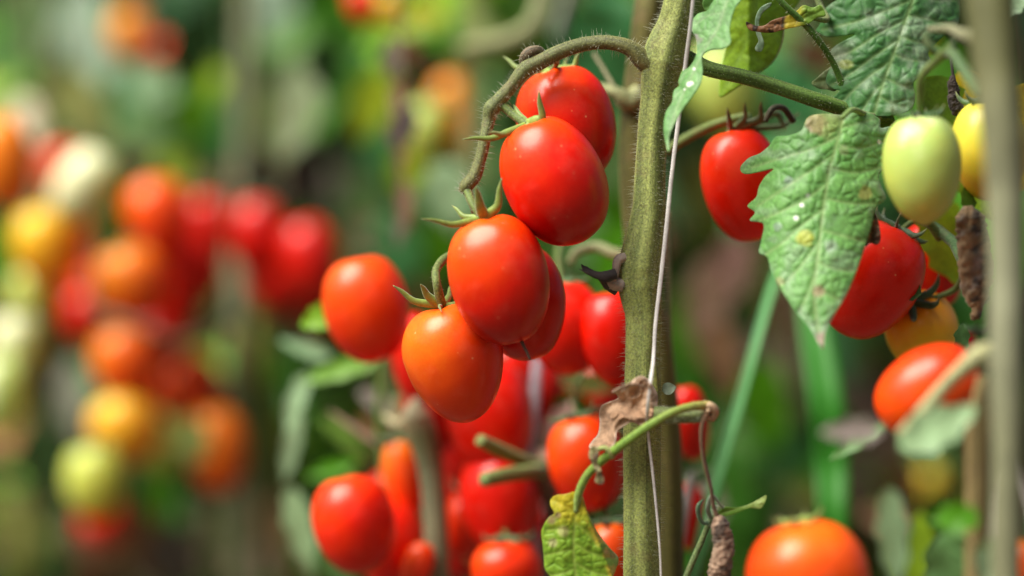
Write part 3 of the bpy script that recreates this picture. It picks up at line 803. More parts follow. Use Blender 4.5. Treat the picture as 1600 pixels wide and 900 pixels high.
# cut side stub with thin stalks
o, sw = stem_px([(1008, 648, S1 - .012, 13), (1030, 648, S1 - .020, 13), (1060, 649, S1 - .024, 12.5), (1090, 648, S1 - .026, 12), (1103, 645, S1 - .027, 11.5), (1112, 644, S1 - .027, 9)], "cut_stub", A,
                np.array([(.10, .14, .04), (.12, .16, .05), (.13, .17, .06), (.3, .22, .12)]), 18, 40, .04, .08, 14, 0)
hairs(A_hair, sw, 1100, .0004, .0012, .00005, 0.1, .9, 15)
o, sw = stem_px([(1108, 634, S1 - .030, 7.5), (1092, 634, S1 - .033, 7), (1060, 641, S1 - .036, 6.5), (1020, 662, S1 - .036, 7), (975, 693, S1 - .034, 7.5), (940, 720, S1 - .030, 7), (918, 742, S1 - .027, 6.5), (904, 772, S1 - .024, 6.5), (900, 800, S1 - .022, 4)],
                "leaf_stalk", A, np.array([(.42, .34, .12), (.22, .28, .05), (.17, .30, .04), (.17, .32, .04), (.20, .34, .06), (.25, .38, .1)]), 12, 70, .05, .05, 15, 150, dict(lmin=.0004, lmax=.001))
stem_px([(1100, 640, S1 - .031, 6), (1110, 634, S1 - .032, 6.5), (1118, 644, S1 - .031, 6), (1113, 655, S1 - .030, 4), (1104, 650, S1 - .031, 3), (1107, 641, S1 - .034, 3)], "dry_stalk_end", A, (.42, .30, .19), 9, 30, .1, .25, 16)
stem_px([(1106, 642, S1 - .032, 4.5), (1098, 660, S1 - .032, 3.6), (1096, 690, S1 - .031, 3), (1102, 730, S1 - .029, 3), (1111, 765, S1 - .027, 3), (1116, 795, S1 - .025, 3.4), (1124, 815, S1 - .024, 4)],
        "dry_stalk", A, np.array([(.36, .24, .15), (.20, .12, .075), (.14, .09, .06), (.22, .14, .09)]), 8, 50, .08, .1, 17)

# ---- hero leaves: outline filled with a fine net, veins sunk, cells puffed
def seg_dist(q, poly):
    """distance of points q (N,2) to polyline and the arc parameter"""
    best = np.full(len(q), 1e9); par = np.zeros(len(q))
    poly = np.asarray(poly, float)
    Ls = np.concatenate([[0], np.cumsum(np.linalg.norm(np.diff(poly, axis=0), axis=1))])
    for i in range(len(poly) - 1):
        a, b = poly[i], poly[i + 1]
        ab = b - a
        t = np.clip(((q - a) @ ab) / (ab @ ab), 0, 1)
        dd = np.linalg.norm(q - (a + t[:, None] * ab), axis=1)
        m_ = dd < best
        best = np.where(m_, dd, best); par = np.where(m_, (Ls[i] + t * (Ls[i + 1] - Ls[i])) / Ls[-1], par)
    return best, par

def smooth_poly(poly, sub=6):
    poly = np.asarray(poly, float)
    n = len(poly); out = []
    for i in range(n):
        p0, p1, p2, p3 = poly[i - 1], poly[i], poly[(i + 1) % n], poly[(i + 2) % n]
        for k in range(sub):
            t = k / sub
            out.append(0.5 * (2 * p1 + (p2 - p0) * t + (2 * p0 - 5 * p1 + 4 * p2 - p3) * t * t + (3 * p1 - p0 - 3 * p2 + p3) * t ** 3))
    return np.array(out)

def fill_net(outline, spacing):
    ol = [Vector((float(a), float(b))) for a, b in outline]
    lo = outline.min(0); hi = outline.max(0)
    xs = np.arange(lo[0], hi[0], spacing); ys = np.arange(lo[1], hi[1], spacing * .87)
    pts_ = []
    for r_, y in enumerate(ys):
        for x in xs + (spacing * .5 if r_ % 2 else 0):
            pts_.append((x, y))
    q = np.array(pts_)
    inside = np.zeros(len(q), bool)
    n = len(outline)
    for i in range(n):
        x1, y1 = outline[i]; x2, y2 = outline[(i + 1) % n]
        cond = ((y1 > q[:, 1]) != (y2 > q[:, 1]))
        with np.errstate(divide='ignore', invalid='ignore'):
            xi = (x2 - x1) * (q[:, 1] - y1) / (y2 - y1 + 1e-12) + x1
        inside ^= cond & (q[:, 0] < xi)
    dd, _ = seg_dist(q, np.vstack([outline, outline[:1]]))
    q = q[inside & (dd > spacing * .55)]
    allp = ol + [Vector((float(a), float(b))) for a, b in q]
    vs, es, fs, *_ = delaunay_2d_cdt(allp, [], [list(range(len(ol)))], 1, 1e-4)
    return np.array([(v.x, v.y) for v in vs]), [tuple(f) for f in fs]

def hero_leaf(name, parent, outline, midrib, sides, depth, colf, spacing=2.4, puff=5.0, vein_w=6.0, cell=15, amp_cell=3.0, wave=3.0, seed=0, mat=None, thick=.00028, sub=5, label=None, crumple=0, bulge=0, cs=1):
    ol = smooth_poly(outline, sub)
    g = np.random.default_rng(seed)
    ctr0 = ol.mean(0)
    q, F = fill_net(ol, spacing)
    mid_ = catmull([(a, b, 0) for a, b in midrib], 30)[:, :2]
    dm, pm = seg_dist(q, mid_)
    ds = np.full(len(q), 1e9)
    for s_ in sides:
        c_ = catmull([(a, b, 0) for a, b in s_], 14)[:, :2]
        d_, _ = seg_dist(q, c_); ds = np.minimum(ds, d_)
    de, _ = seg_dist(q, np.vstack([ol, ol[:1]]))
    # tertiary cells
    lo, hi = q.min(0), q.max(0)
    ncell = int((hi - lo).prod() / (cell * cell)) + 4
    cp = lo + g.random((ncell, 2)) * (hi - lo)
    wq = q + 5 * np.stack([fbm(np.c_[q / 18, np.zeros(len(q))], seed, 2) - .5, fbm(np.c_[q / 18, np.ones(len(q)) * 7], seed, 2) - .5], 1)
    d1 = np.full(len(q), 1e9); d2 = np.full(len(q), 1e9)
    for c_ in cp:
        d_ = np.hypot(wq[:, 0] - c_[0], wq[:, 1] - c_[1])
        n1 = np.minimum(d1, d_); d2 = np.minimum(np.maximum(d1, d_), d2); d1 = n1
    edge = np.clip((d2 - d1) / cell * 2, 0, 1)
    vein = np.maximum(np.exp(-(dm / (vein_w * .55)) ** 2), 0.75 * np.exp(-(ds / (vein_w * .4)) ** 2))
    near_ = np.minimum(dm, ds)
    h = puff * (1 - np.exp(-near_ / (vein_w * 1.6))) + amp_cell * (smooth(0, .8, edge)) * smooth(0, 8, near_) * smooth(0, 8, de)
    h += wave * (fbm(np.c_[q / 42, np.zeros(len(q))], seed + 5, 3) - .5) * 2
    h += wave * 1.5 * (fbm(np.c_[q / 20, np.zeros(len(q))], seed + 9, 2) - .5) * np.exp(-de / 14)
    if crumple:
        rn = 1 - np.abs(fbm(np.c_[q / (26 * cs), np.zeros(len(q))], seed + 15, 4 if cs == 1 else 2) * 2 - 1)
        rn2 = 1 - np.abs(fbm(np.c_[q / (11 * cs), np.ones(len(q))], seed + 25, 3 if cs == 1 else 2) * 2 - 1)
        h += crumple * (rn ** 3) + crumple * .35 * rn2 ** 2
    if bulge: h += bulge * smooth(0, 30, de)
    d = np.array([depth(a, b) for a, b in q]) - h * sc(F0)
    s_ = 0.36 * d / 1600
    V = np.stack([(q[:, 0] - 800) * s_, d, CAM_Z - (q[:, 1] - 450) * s_], 1)
    col = colf(q, dict(vein=vein, dm=dm, ds=ds, de=de, edge=edge, pm=pm, h=h, seed=seed))
    # face orientation towards the camera
    a_, b_, c_ = (V[F[0][k]] for k in (0, 1, 2))
    if np.cross(b_ - a_, c_ - a_)[1] > 0: F = [f[::-1] for f in F]
    mb = MB(); mb.add(V, F, np.clip(col, .003, 1))
    o = mb.build(name, mat or M_LEAF, parent)
    if thick:
        md = o.modifiers.new("thickness", 'SOLIDIFY'); md.thickness = thick; md.offset = 0
    if label: o['label'] = label
    return o

def lerp(a, b, t):
    t = np.clip(t, 0, 1)[:, None]
    return np.asarray(a) * (1 - t) + np.asarray(b) * t

def q3(q, s, z=0): return np.c_[q / s, np.full(len(q), float(z))]

# big light green leaf
def colA(q, k):
    c = lerp((.125, .34, .075), (.20, .45, .12), fbm(q3(q, 40), 3, 3) * 1.6 - .3)
    c = lerp(c, (.12, .29, .08), smooth(.45, .1, k['edge']) * .45)
    c = lerp(c, (.30, .44, .17), k['vein'] * .7)
    c = lerp(c, (.40, .50, .40), smooth(.52, .78, fbm(q3(q, 22, 3), 4, 4)) * .28 + smooth(14, 0, k['de']) * smooth(.4, .7, fbm(q3(q, 30, 5), 6, 2)) * .4)
    for (x, y, r, cc, a) in [(1258, 372, 17, (.42, .48, .06), .9), (1352, 302, 14, (.45, .40, .12), .6), (1274, 194, 20, (.36, .22, .16), .8), (1290, 188, 34, (.42, .46, .16), .5), (1280, 455, 12, (.42, .30, .2), .7),
                          (1253, 321, 4.5, (.9, .92, .9), 1), (1244, 341, 4.5, (.9, .92, .9), 1), (1374, 222, 4, (.85, .9, .9), 1), (1262, 305, 4, (.75, .85, .8), .7), (1318, 235, 10, (.36, .36, .2), .4), (1232, 281, 8, (.2, .25, .25), .5), (1298, 385, 12, (.42, .5, .44), .5), (1285, 530, 14, (.45, .35, .28), .8), (1219, 440, 9, (.45, .3, .2), .4), (1215, 355, 8, (.3, .34, .38), .5)]:
        dd = np.hypot(q[:, 0] - x, q[:, 1] - y) * (1 + .5 * (fbm(q3(q, 7, 9), 7, 2) - .5))
        c = lerp(c, cc, smooth(r, r * .55, dd) * a)
    return c
midA = [(1318, 182), (1310, 215), (1296, 265), (1286, 330), (1278, 400), (1272, 450), (1276, 500), (1286, 545)]
olA = [(1318, 180), (1285, 178), (1262, 184), (1252, 204), (1232, 212), (1213, 214), (1202, 228), (1187, 240), (1170, 247), (1157, 262), (1164, 272), (1190, 268), (1209, 264), (1196, 276), (1186, 292), (1182, 308),
       (1168, 322), (1180, 332), (1172, 345), (1193, 350), (1190, 375), (1186, 395), (1199, 402), (1206, 425), (1222, 455), (1246, 490), (1266, 514), (1280, 538), (1287, 545), (1290, 520), (1305, 490), (1322, 462), (1338, 425), (1350, 390), (1362, 352),
       (1368, 326), (1384, 310), (1376, 290), (1374, 272), (1386, 262), (1402, 240), (1408, 214), (1394, 198), (1376, 200), (1374, 186), (1350, 174), (1330, 176)]
sidA = [[(1312, 212), (1270, 232), (1225, 246), (1175, 262)], [(1304, 240), (1262, 270), (1225, 295), (1184, 322)], [(1294, 285), (1258, 312), (1222, 330), (1186, 345)], [(1288, 325), (1250, 355), (1222, 380), (1196, 398)],
        [(1280, 375), (1256, 410), (1230, 440)], [(1274, 425), (1262, 460), (1250, 486)], [(1306, 225), (1340, 232), (1380, 222)], [(1298, 262), (1335, 270), (1374, 262)], [(1290, 310), (1330, 318), (1366, 318)], [(1283, 360), (1315, 368), (1350, 378)],
        [(1277, 410), (1304, 420), (1332, 425)], [(1274, 455), (1296, 462), (1312, 470)], [(1312, 200), (1345, 192), (1366, 186)]]
def depA(x, y):
    u = (x - 1285) / 110
    return F0 - .034 + .015 * u * u - .00010 * (y - 350) + (.012 if y < 0 else 0) + .006 * max(0, (1220 - x) / 60)
hero_leaf("leaf", A, olA, midA, sidA, depA, colA, 2.2, 2.6, 6, 17, 2.1, 5, 3, label="large light green drooping leaf with white specks")
stem_px([(1316, 184, F0 - .030, 4), (1330, 172, F0 - .022, 4.5), (1350, 178, F0 - .01, 5), (1372, 184, F0 + .006, 6)], "leaf_stalk", A, (.15, .25, .07), 8, 20, .05, .05, 18)
# curled brown-tipped lobe beside it
def colBr(q, k):
    c = lerp((.10, .06, .035), (.30, .17, .09), fbm(q3(q, 9), 5, 4) * 1.8 - .4)
    return lerp(c, (.03, .02, .015), smooth(.55, .7, fbm(q3(q, 12, 4), 8, 3)) * .8)
def dry_leaf(name, parent, ol, mid_, d, seed, crumple=18, colf=colBr, spacing=1.8, label=None, bulge=14, cell=12, thick=.0002, cs=1):
    return hero_leaf(name, parent, ol, mid_, [], (lambda x, y: d) if not callable(d) else d, colf, spacing, 2, 4, cell, 2, 6, seed, M_DRY, thick, 4, label, crumple, bulge, cs)
dry_leaf("dry_lobe", A, [(1364, 330), (1372, 345), (1376, 368), (1372, 382), (1360, 380), (1353, 385), (1352, 376), (1358, 350)], [(1364, 332), (1362, 380)], F0 - .02, 31, 8, bulge=4)

# dusty dark green leaf at the top right
def colB(q, k):
    c = lerp((.05, .18, .04), (.085, .25, .07), fbm(q3(q, 45), 13, 3) * 1.6 - .3)
    c = lerp(c, (.035, .13, .04), smooth(.4, .1, k['edge']) * .4)
    c = lerp(c, (.20, .32, .11), k['vein'] * .75)
    dust = smooth(.44, .72, fbm(q3(q, 34, 3), 14, 3)) * smooth(.1, .7, fbm(q3(q, 9, 8), 15, 3))
    c = lerp(c, (.33, .42, .30), dust * .6)
    c = lerp(c, (.30, .27, .24), smooth(34, 10, np.hypot(q[:, 0] - 1306, q[:, 1] - 88)) * .4)
    c = lerp(c, (.30, .34, .06), smooth(16, 8, np.hypot(q[:, 0] - 1322, (q[:, 1] - 101) * 1.6)) * .6)
    return c
olB = [(1432, -60), (1400, -40), (1352, -20), (1308, 0), (1290, 14), (1290, 24), (1280, 40), (1276, 50), (1292, 58), (1316, 56), (1336, 54), (1322, 62), (1305, 72), (1296, 84), (1302, 96), (1294, 112), (1291, 130), (1302, 139), (1312, 142),
       (1300, 155), (1299, 172), (1312, 178), (1340, 182), (1370, 182), (1400, 180), (1424, 170), (1430, 150), (1428, 128), (1448, 116), (1456, 98), (1450, 82), (1470, 60), (1496, 38), (1500, 10), (1490, -30), (1470, -56)]
midB = [(1440, -58), (1426, 0), (1412, 40), (1394, 90), (1380, 130), (1366, 176)]
sidB = [[(1424, 0), (1375, 20), (1330, 36), (1286, 46)], [(1416, 30), (1370, 54), (1330, 80), (1300, 90)], [(1404, 62), (1362, 90), (1325, 118), (1298, 134)], [(1392, 95), (1355, 122), (1325, 150), (1308, 170)], [(1382, 128), (1360, 152), (1345, 176)],
        [(1428, -8), (1462, 0), (1494, 0)], [(1420, 24), (1450, 30), (1486, 40)], [(1408, 58), (1436, 66), (1462, 68)], [(1398, 86), (1424, 94), (1450, 96)], [(1384, 122), (1404, 132), (1426, 140)], [(1374, 150), (1394, 162), (1414, 168)]]
hero_leaf("leaf", A, olB, midB, sidB, lambda x, y: F0 + .006 + .000001 * (x - 1390) ** 2 - .00006 * (y - 60), colB, 2.2, 3.2, 7, 20, 1.8, 6, 8, label="dark green leaf dusted with white mildew")
def colPaleTip(q, k):
    c = lerp((.10, .22, .06), (.28, .32, .16), fbm(q3(q, 14), 5, 3) * 1.6 - .3)
    return lerp(c, (.34, .42, .16), k['vein'] * .5)
hero_leaf("leaf", A, [(1303, 104), (1290, 110), (1276, 122), (1268, 130), (1278, 138), (1292, 140), (1306, 142), (1310, 124)], [(1308, 122), (1268, 130)], [], lambda x, y: F0 + .012, colPaleTip, 2, 2, 4, 10, 1, 3, 12)

# narrow leaf hanging beside the stem, seen at a slant
def colC(q, k):
    c = lerp((.12, .33, .08), (.22, .43, .16), fbm(q3(q, 26), 23, 3) * 1.6 - .3)
    c = lerp(c, (.10, .22, .08), smooth(.4, .1, k['edge']) * .4)
    c = lerp(c, (.30, .42, .22), k['vein'] * .5)
    c = lerp(c, (.30, .30, .26), smooth(.5, .7, fbm(q3(q, 16, 3), 24, 3)) * smooth(30, 5, np.hypot(q[:, 0] - 1090, q[:, 1] - 50)) )
    for (x, y, r) in [(1077, 132, 5), (1081, 130, 4), (1085, 108, 3), (1070, 140, 2)]:
        c = lerp(c, (.85, .9, .85), smooth(r, r * .5, np.hypot(q[:, 0] - x, q[:, 1] - y)))
    return c
olC = [(1160, -40), (1128, -20), (1112, 2), (1106, 16), (1090, 22), (1080, 36), (1080, 46), (1088, 62), (1088, 86), (1078, 104), (1066, 112), (1060, 128), (1062, 134), (1053, 142), (1050, 160), (1042, 172), (1038, 186), (1037, 205), (1042, 232), (1046, 236), (1046, 214), (1056, 190),
       (1066, 172), (1082, 150), (1094, 132), (1098, 112), (1097, 88), (1110, 78), (1130, 76), (1142, 66), (1140, 44), (1148, 14), (1158, 0), (1172, -30)]
hero_leaf("leaf", A, olC, [(1160, -36), (1136, 4), (1122, 44), (1100, 80), (1080, 122), (1058, 170), (1043, 232)],
          [[(1130, 20), (1108, 24), (1088, 38)], [(1112, 62), (1098, 72), (1090, 84)], [(1116, 54), (1130, 64), (1138, 70)], [(1090, 102), (1074, 112), (1062, 130)], [(1072, 140), (1060, 146), (1052, 160)]],
          lambda x, y: F0 - .022 - .00022 * (x - (1160 - .52 * y)) - .00003 * y, colC, 1.7, 1.6, 5, 14, 1.2, 4, 15, label="narrow pale green leaf hanging beside the stem")
hero_leaf("leaf", A, [(1098, 2), (1110, -16), (1140, -20), (1158, -8), (1150, 6), (1128, 12), (1108, 18), (1100, 14)], [(1150, -6), (1102, 12)], [], lambda x, y: F0 - .012, lambda q, k: lerp((.12, .30, .05), (.2, .4, .1), fbm(q3(q, 12), 3, 2)), 2, 2, 4, 12, 2, 4, 16)
# bright translucent leaf behind it
def colD(q, k):
    c = lerp((.20, .40, .012), (.28, .47, .016), fbm(q3(q, 40), 33, 3) * 1.6 - .3)
    return lerp(c, (.24, .42, .05), k['vein'] * .6)
hero_leaf("leaf", A, [(1130, -40), (1118, 0), (1124, 40), (1134, 70), (1128, 100), (1124, 135), (1126, 152), (1150, 138), (1180, 118), (1208, 96), (1222, 66), (1228, 30), (1250, 0), (1252, -40)],
          [(1190, -40), (1180, 20), (1160, 80), (1127, 148)], [[(1180, 20), (1150, 30), (1126, 50)], [(1170, 50), (1148, 70), (1130, 96)], [(1176, 34), (1204, 44), (1222, 56)], [(1160, 84), (1182, 92), (1198, 100)]],
          lambda x, y: F0 + .022 + .0002 * abs(x - 1170), colD, 3, 1.6, 6, 18, 1.0, 5, 17, label="bright yellow-green leaf with light shining through")
# yellow and brown curled leaf
def colJ(q, k):
    x = q[:, 0]
    c = lerp((.16, .30, .03), (.55, .46, .03), smooth(1262, 1240, x))
    c = lerp(c, (.26, .12, .05), smooth(1232, 1222, x + 8 * (fbm(q3(q, 8), 3, 2) - .5)))
    return lerp(c, (.02, .015, .01), smooth(.5, .62, fbm(q3(q, 9, 4), 8, 3)) * smooth(1232, 1222, x) * .9)
hero_leaf("leaf", A, [(1282, 8), (1270, 12), (1256, 8), (1246, 16), (1238, 22), (1224, 26), (1206, 32), (1194, 40), (1180, 40), (1166, 34), (1170, 46), (1186, 50), (1206, 51), (1226, 46), (1244, 42), (1262, 38), (1276, 28), (1290, 24)],
          [(1286, 16), (1240, 34), (1168, 38)], [], lambda x, y: F0 - .004 + .0001 * (1290 - x) * .3, colJ, 1.6, 2, 4, 10, 2, 5, 19, label="curled leaf, yellow going brown and black at its tip")
hero_leaf("leaf", A, [(1180, 30), (1188, 12), (1204, 4), (1204, 10), (1192, 20), (1186, 36), (1190, 54), (1194, 68), (1190, 80), (1182, 80), (1180, 74), (1185, 64), (1181, 50)], [(1200, 8), (1184, 40), (1188, 78)], [], lambda x, y: F0 + .004,
          lambda q, k: lerp((.2, .36, .2), (.34, .46, .34), fbm(q3(q, 12), 3, 2)), 1.6, 1, 3, 10, 1, 3, 20)

# yellowing leaf at the bottom
def colE(q, k):
    x, y = q[:, 0], q[:, 1]
    c = lerp((.18, .36, .02), (.26, .44, .03), fbm(q3(q, 22), 43, 3) * 1.8 - .4)
    c = lerp(c, (.10, .26, .015), smooth(.35, .1, k['edge']) * .35)
    c = lerp(c, (.40, .52, .10), k['vein'] * .6)
    yl = smooth(840, 775, y + 26 * (fbm(q3(q, 14, 2), 44, 3) - .5) * 2) * .9
    c = lerp(c, (.62, .50, .02), yl)
    right = smooth(6, 30, x - (905 + (y - 775) * .42))
    c = lerp(c, (.45, .50, .25), right * .8)
    c = lerp(c, (.60, .46, .05), smooth(12, 4, np.abs(x - (918 + (y - 800) * .42))) * smooth(.4, .6, fbm(q3(q, 12, 6), 45, 2)) * .8)
    for (xx, yy, r, cc) in [(862, 812, 10, (.32, .22, .12)), (872, 805, 7, (.25, .15, .1)), (957, 868, 8, (.4, .28, .1)), (948, 862, 6, (.5, .35, .12)), (880, 830, 12, (.5, .5, .2)), (864, 848, 10, (.45, .42, .2))]:
        c = lerp(c, cc, smooth(r, r * .4, np.hypot(x - xx, y - yy)) * .75)
    return c
olE = [(900, 768), (884, 772), (868, 774), (860, 782), (861, 792), (866, 802), (858, 808), (851, 818), (846, 832), (848, 850), (850, 872), (852, 890), (862, 905), (868, 930), (880, 950), (905, 968), (925, 972), (945, 950), (952, 915), (962, 890), (966, 872), (952, 856), (938, 838), (926, 818), (916, 796), (910, 776)]
midE = [(902, 772), (899, 810), (896, 850), (900, 900), (915, 968)]
sidE = [[(899, 800), (882, 790), (866, 782)], [(897, 830), (876, 826), (854, 828)], [(896, 858), (874, 862), (850, 868)], [(898, 888), (878, 896), (856, 900)], [(898, 815), (914, 830), (930, 845)], [(897, 848), (920, 862), (950, 872)], [(900, 880), (922, 892), (952, 900)]]
hero_leaf("leaf", A, olE, midE, sidE, lambda x, y: F0 - .022 + .0006 * max(0, x - (908 + (y - 780) * .40)) * .9 + .0001 * max(0, 880 - x), colE, 1.7, 1.6, 4, 13, 1.2, 4, 21, label="yellowing green leaf at the end of the thin stalk")

# crumpled brown leaf caught on the stem
def colH(q, k):
    c = lerp((.34, .20, .11), (.60, .40, .25), fbm(q3(q, 26), 53, 3) * 2.0 - .5)
    c = lerp(c, (.26, .14, .08), smooth(.5, .35, fbm(q3(q, 9, 3), 54, 3)) * .3)
    return lerp(c, (.60, .48, .38), smooth(5, 1, k['de']) * .5)
olH = [(998, 588), (986, 600), (972, 604), (962, 612), (966, 622), (952, 628), (940, 634), (936, 646), (937, 660), (934, 678), (926, 688), (920, 698), (926, 702), (940, 700), (950, 704), (962, 692), (964, 676), (972, 668), (986, 660), (998, 664), (1010, 666), (1022, 656), (1026, 640), (1028, 620), (1022, 606), (1012, 592)]
def depH(x, y):
    return F0 - .016 + .00012 * abs(x - 985) - .004 * math.sin((x * .6 + y) * .045) - .002 * math.sin((x - y * .7) * .09)
dry_leaf("dry_leaf", A, olH, [(1000, 600), (960, 660), (935, 696)], depH, 33, 26, colH, 1.5, "crumpled light brown dead leaf caught on the stem", 10, 16, cs=2.0)
dry_leaf("dry_leaf", A, [(998, 588), (1008, 590), (1018, 604), (1008, 606), (994, 602), (982, 606), (968, 614), (956, 612), (970, 604), (984, 598)], [(1008, 598), (960, 612)], F0 - .030, 34, 8, colH, 1.5, None, 6, 12)
def colI2(q, k):
    c = lerp((.20, .20, .06), (.46, .42, .22), fbm(q3(q, 9), 63, 3) * 2 - .5)
    return lerp(c, (.10, .06, .03), smooth(.52, .7, fbm(q3(q, 7, 5), 64, 3)))
dry_leaf("dry_leaf", A, [(924, 698), (934, 700), (936, 714), (934, 724), (940, 736), (944, 752), (938, 757), (930, 752), (932, 738), (924, 724), (920, 710)], [(928, 700), (938, 754)], F0 - .034, 35, 5, colI2, 1.4, None, 4, 10)
stem_px([(935, 702, F0 - .032, 4), (946, 700, F0 - .033, 4), (954, 708, F0 - .033, 4.5), (957, 716, F0 - .032, 4)], "leaf_stalk", A, (.3, .36, .12), 8, 14, .04, .1, 22)
# dry curled leaf hanging at the right of the stem
def colG(q, k):
    c = lerp((.24, .15, .095), (.46, .32, .22), fbm(q3(q, 10), 73, 4) * 2 - .5)
    return lerp(c, (.035, .025, .02), smooth(.58, .72, fbm(q3(q, 14, 5), 74, 3)) * .85)
def rolled(name, parent, path, col, seed, label=None, turns=1.35):
    """a leaf dried into a loose roll: spiral cross-section swept down a path with crumpled radius"""
    pts_, rr = px_path(path)
    n = 90; seg = 44
    p = catmull(pts_, n); r = np.interp(np.linspace(0, 1, n), np.linspace(0, 1, len(rr)), rr)
    t_, nn, bb = frames(p)
    V = []
    th = np.linspace(0, 2 * math.pi * turns, seg)
    for i in range(n):
        sp = np.linspace(1.05, .55, seg)
        qn = np.stack([np.cos(th) * 1.3 + 3, np.sin(th) * 1.3, np.full(seg, i * .11)], 1)
        rg = 1 - np.abs(fbm(qn, seed, 4) * 2 - 1)
        rg2 = 1 - np.abs(fbm(qn * 2.3, seed + 4, 3) * 2 - 1)
        rr_ = r[i] * sp * (.45 + .55 * rg ** 1.5 + .3 * rg2 ** 2)
        a0 = i * .03 + 2.2
        V.append(p[i] + nn[i] * (np.cos(th + a0) * rr_)[:, None] + bb[i] * (np.sin(th + a0) * rr_)[:, None])
    V = np.concatenate(V)
    F_ = [(i * seg + j, i * seg + j + 1, (i + 1) * seg + j + 1, (i + 1) * seg + j) for i in range(n - 1) for j in range(seg - 1)]
    rel = V - V.mean(0)
    qq = np.stack([rel[:, 0], rel[:, 2]], 1) * 4000
    c = col(qq, None)
    mb = MB(); mb.add(V, F_, np.clip(c, .003, 1))
    o = mb.build(name, M_DRY, parent)
    md = o.modifiers.new("thickness", 'SOLIDIFY'); md.thickness = .0002; md.offset = 0
    if label: o['label'] = label
    return o
rolled("dry_leaf", A, [(1122, 806, F0 - .024, 6), (1124, 820, F0 - .024, 15), (1128, 845, F0 - .024, 16), (1126, 870, F0 - .024, 18), (1122, 895, F0 - .023, 17), (1118, 925, F0 - .022, 14), (1112, 950, F0 - .02, 4)], colG, 41, "brown leaf dried into a roll hanging from a thin brown stalk")
# scab with black splinter on the left of the stem
mb = MB()
tube(mb, [P(978, 402, F0 - .004), P(966, 406, F0 - .006), P(962, 424, F0 - .006), P(955, 440, F0 - .005), P(974, 446, F0 - .004)], [8 * sc(F0), 7 * sc(F0), 6 * sc(F0), 11 * sc(F0), 9 * sc(F0)], 12, 30, (.42, .34, .28), .1, 5, 1, .25, 3)
mb.build("dry_scar", A and M_DRY, A)
mb = MB()
tube(mb, [P(962, 428, F0 - .008), P(945, 432, F0 - .010), P(928, 428, F0 - .010), P(914, 420, F0 - .009), P(908, 413, F0 - .008)], np.array([7, 8, 5, 4, .5]) * sc(F0), 9, 26, (.035, .026, .024), .15, 5, .7, .3, 4)
tube(mb, [P(940, 430, F0 - .010), P(922, 428, F0 - .010), P(904, 420, F0 - .011)], np.array([4, 3, .4]) * sc(F0), 7, 12, (.05, .035, .03), .1, 5, .6, .3, 5)
tube(mb, [P(938, 436, F0 - .008), P(948, 446, F0 - .006), P(962, 458, F0 - .004)], np.array([4, 6, 5]) * sc(F0), 8, 12, (.06, .045, .035), .1, 5, .7, .3, 6)
o = mb.build("splinter", M_DRY, A)
o = A_hair.build("stem_hairs", M_HAIR, A); tag(o, kind='stuff')
# small twin leaflet shoot (pale) at the stem's right
mb = MB()
blade(mb, P(1034, 610, F0 - .004), (1, 0, .25), (0, -1, .3), 24 * sc(F0), 20 * sc(F0), (.20, .27, .19), .1, .2, False, 8, 4)
mb.build("leaf", M_LEAF, A)['label'] = "tiny grey-green leaflet at the right of the stem"
stem_px([(1018, 555, F0 - .004, 6), (1022, 590, F0 - .007, 6), (1024, 625, F0 - .008, 7), (1026, 650, F0 - .008, 9)], "side_stalk", A, (.17, .18, .04), 10, 20, .05, .1, 23)

# ---- thin hairy shoot at the right of the stem
Sh = thing("young_shoot", P(1040, 1400, F0 - .01), "thin hairy green shoot with one pointed leaf beside the dry rolled leaf", "plant")
mb = MB(); Sh_h = MB()
pts, rr = px_path([(960, 2500, F0, 6), (1010, 1400, F0 - .01, 5), (1050, 960, F0 - .014, 5), (1074, 896, F0 - .015, 5), (1094, 850, F0 - .015, 5), (1112, 812, F0 - .016, 4.5), (1122, 800, F0 - .016, 4), (1128, 788, F0 - .016, 3)])
sw = tube(mb, pts, rr, 10, 160, (.16, .24, .09), .05); mb.build("stem", M_STEM, Sh)
hairs(Sh_h, sw, 500, .001, .003, .00005, .68, 1, 31)
mb = MB(); pts, rr = px_path([(1110, 815, F0 - .016, 3), (1100, 818, F0 - .018, 3), (1092, 805, F0 - .02, 5), (1092, 790, F0 - .021, 6), (1100, 780, F0 - .02, 1)])
tube(mb, pts, rr, 8, 20, (.10, .20, .10), .1, flat=.5); mb.build("bud", M_CALYX, Sh)
mb = MB(); pts, rr = px_path([(1112, 812, F0 - .016, 3), (1106, 795, F0 - .02, 4), (1112, 775, F0 - .022, 4), (1130, 795, F0 - .02, 1)])
tube(mb, pts, rr, 8, 20, (.24, .32, .22), .1, flat=.5); mb.build("bud", M_CALYX, Sh)
o = Sh_h.build("shoot_hairs", M_HAIR, Sh); tag(o, kind='stuff')
hero_leaf("leaf", Sh, [(1122, 800), (1134, 792), (1150, 793), (1168, 789), (1184, 781), (1197, 774), (1196, 784), (1188, 795), (1172, 794), (1156, 800), (1140, 806), (1126, 806)], [(1124, 803), (1160, 792), (1196, 776)], [], lambda x, y: F0 - .018,
          lambda q, k: lerp((.14, .30, .03), (.34, .46, .12), smooth(1150, 1192, q[:, 0]) + .4 * k['vein']), 1.4, 2, 3, 9, 2, 4, 24)

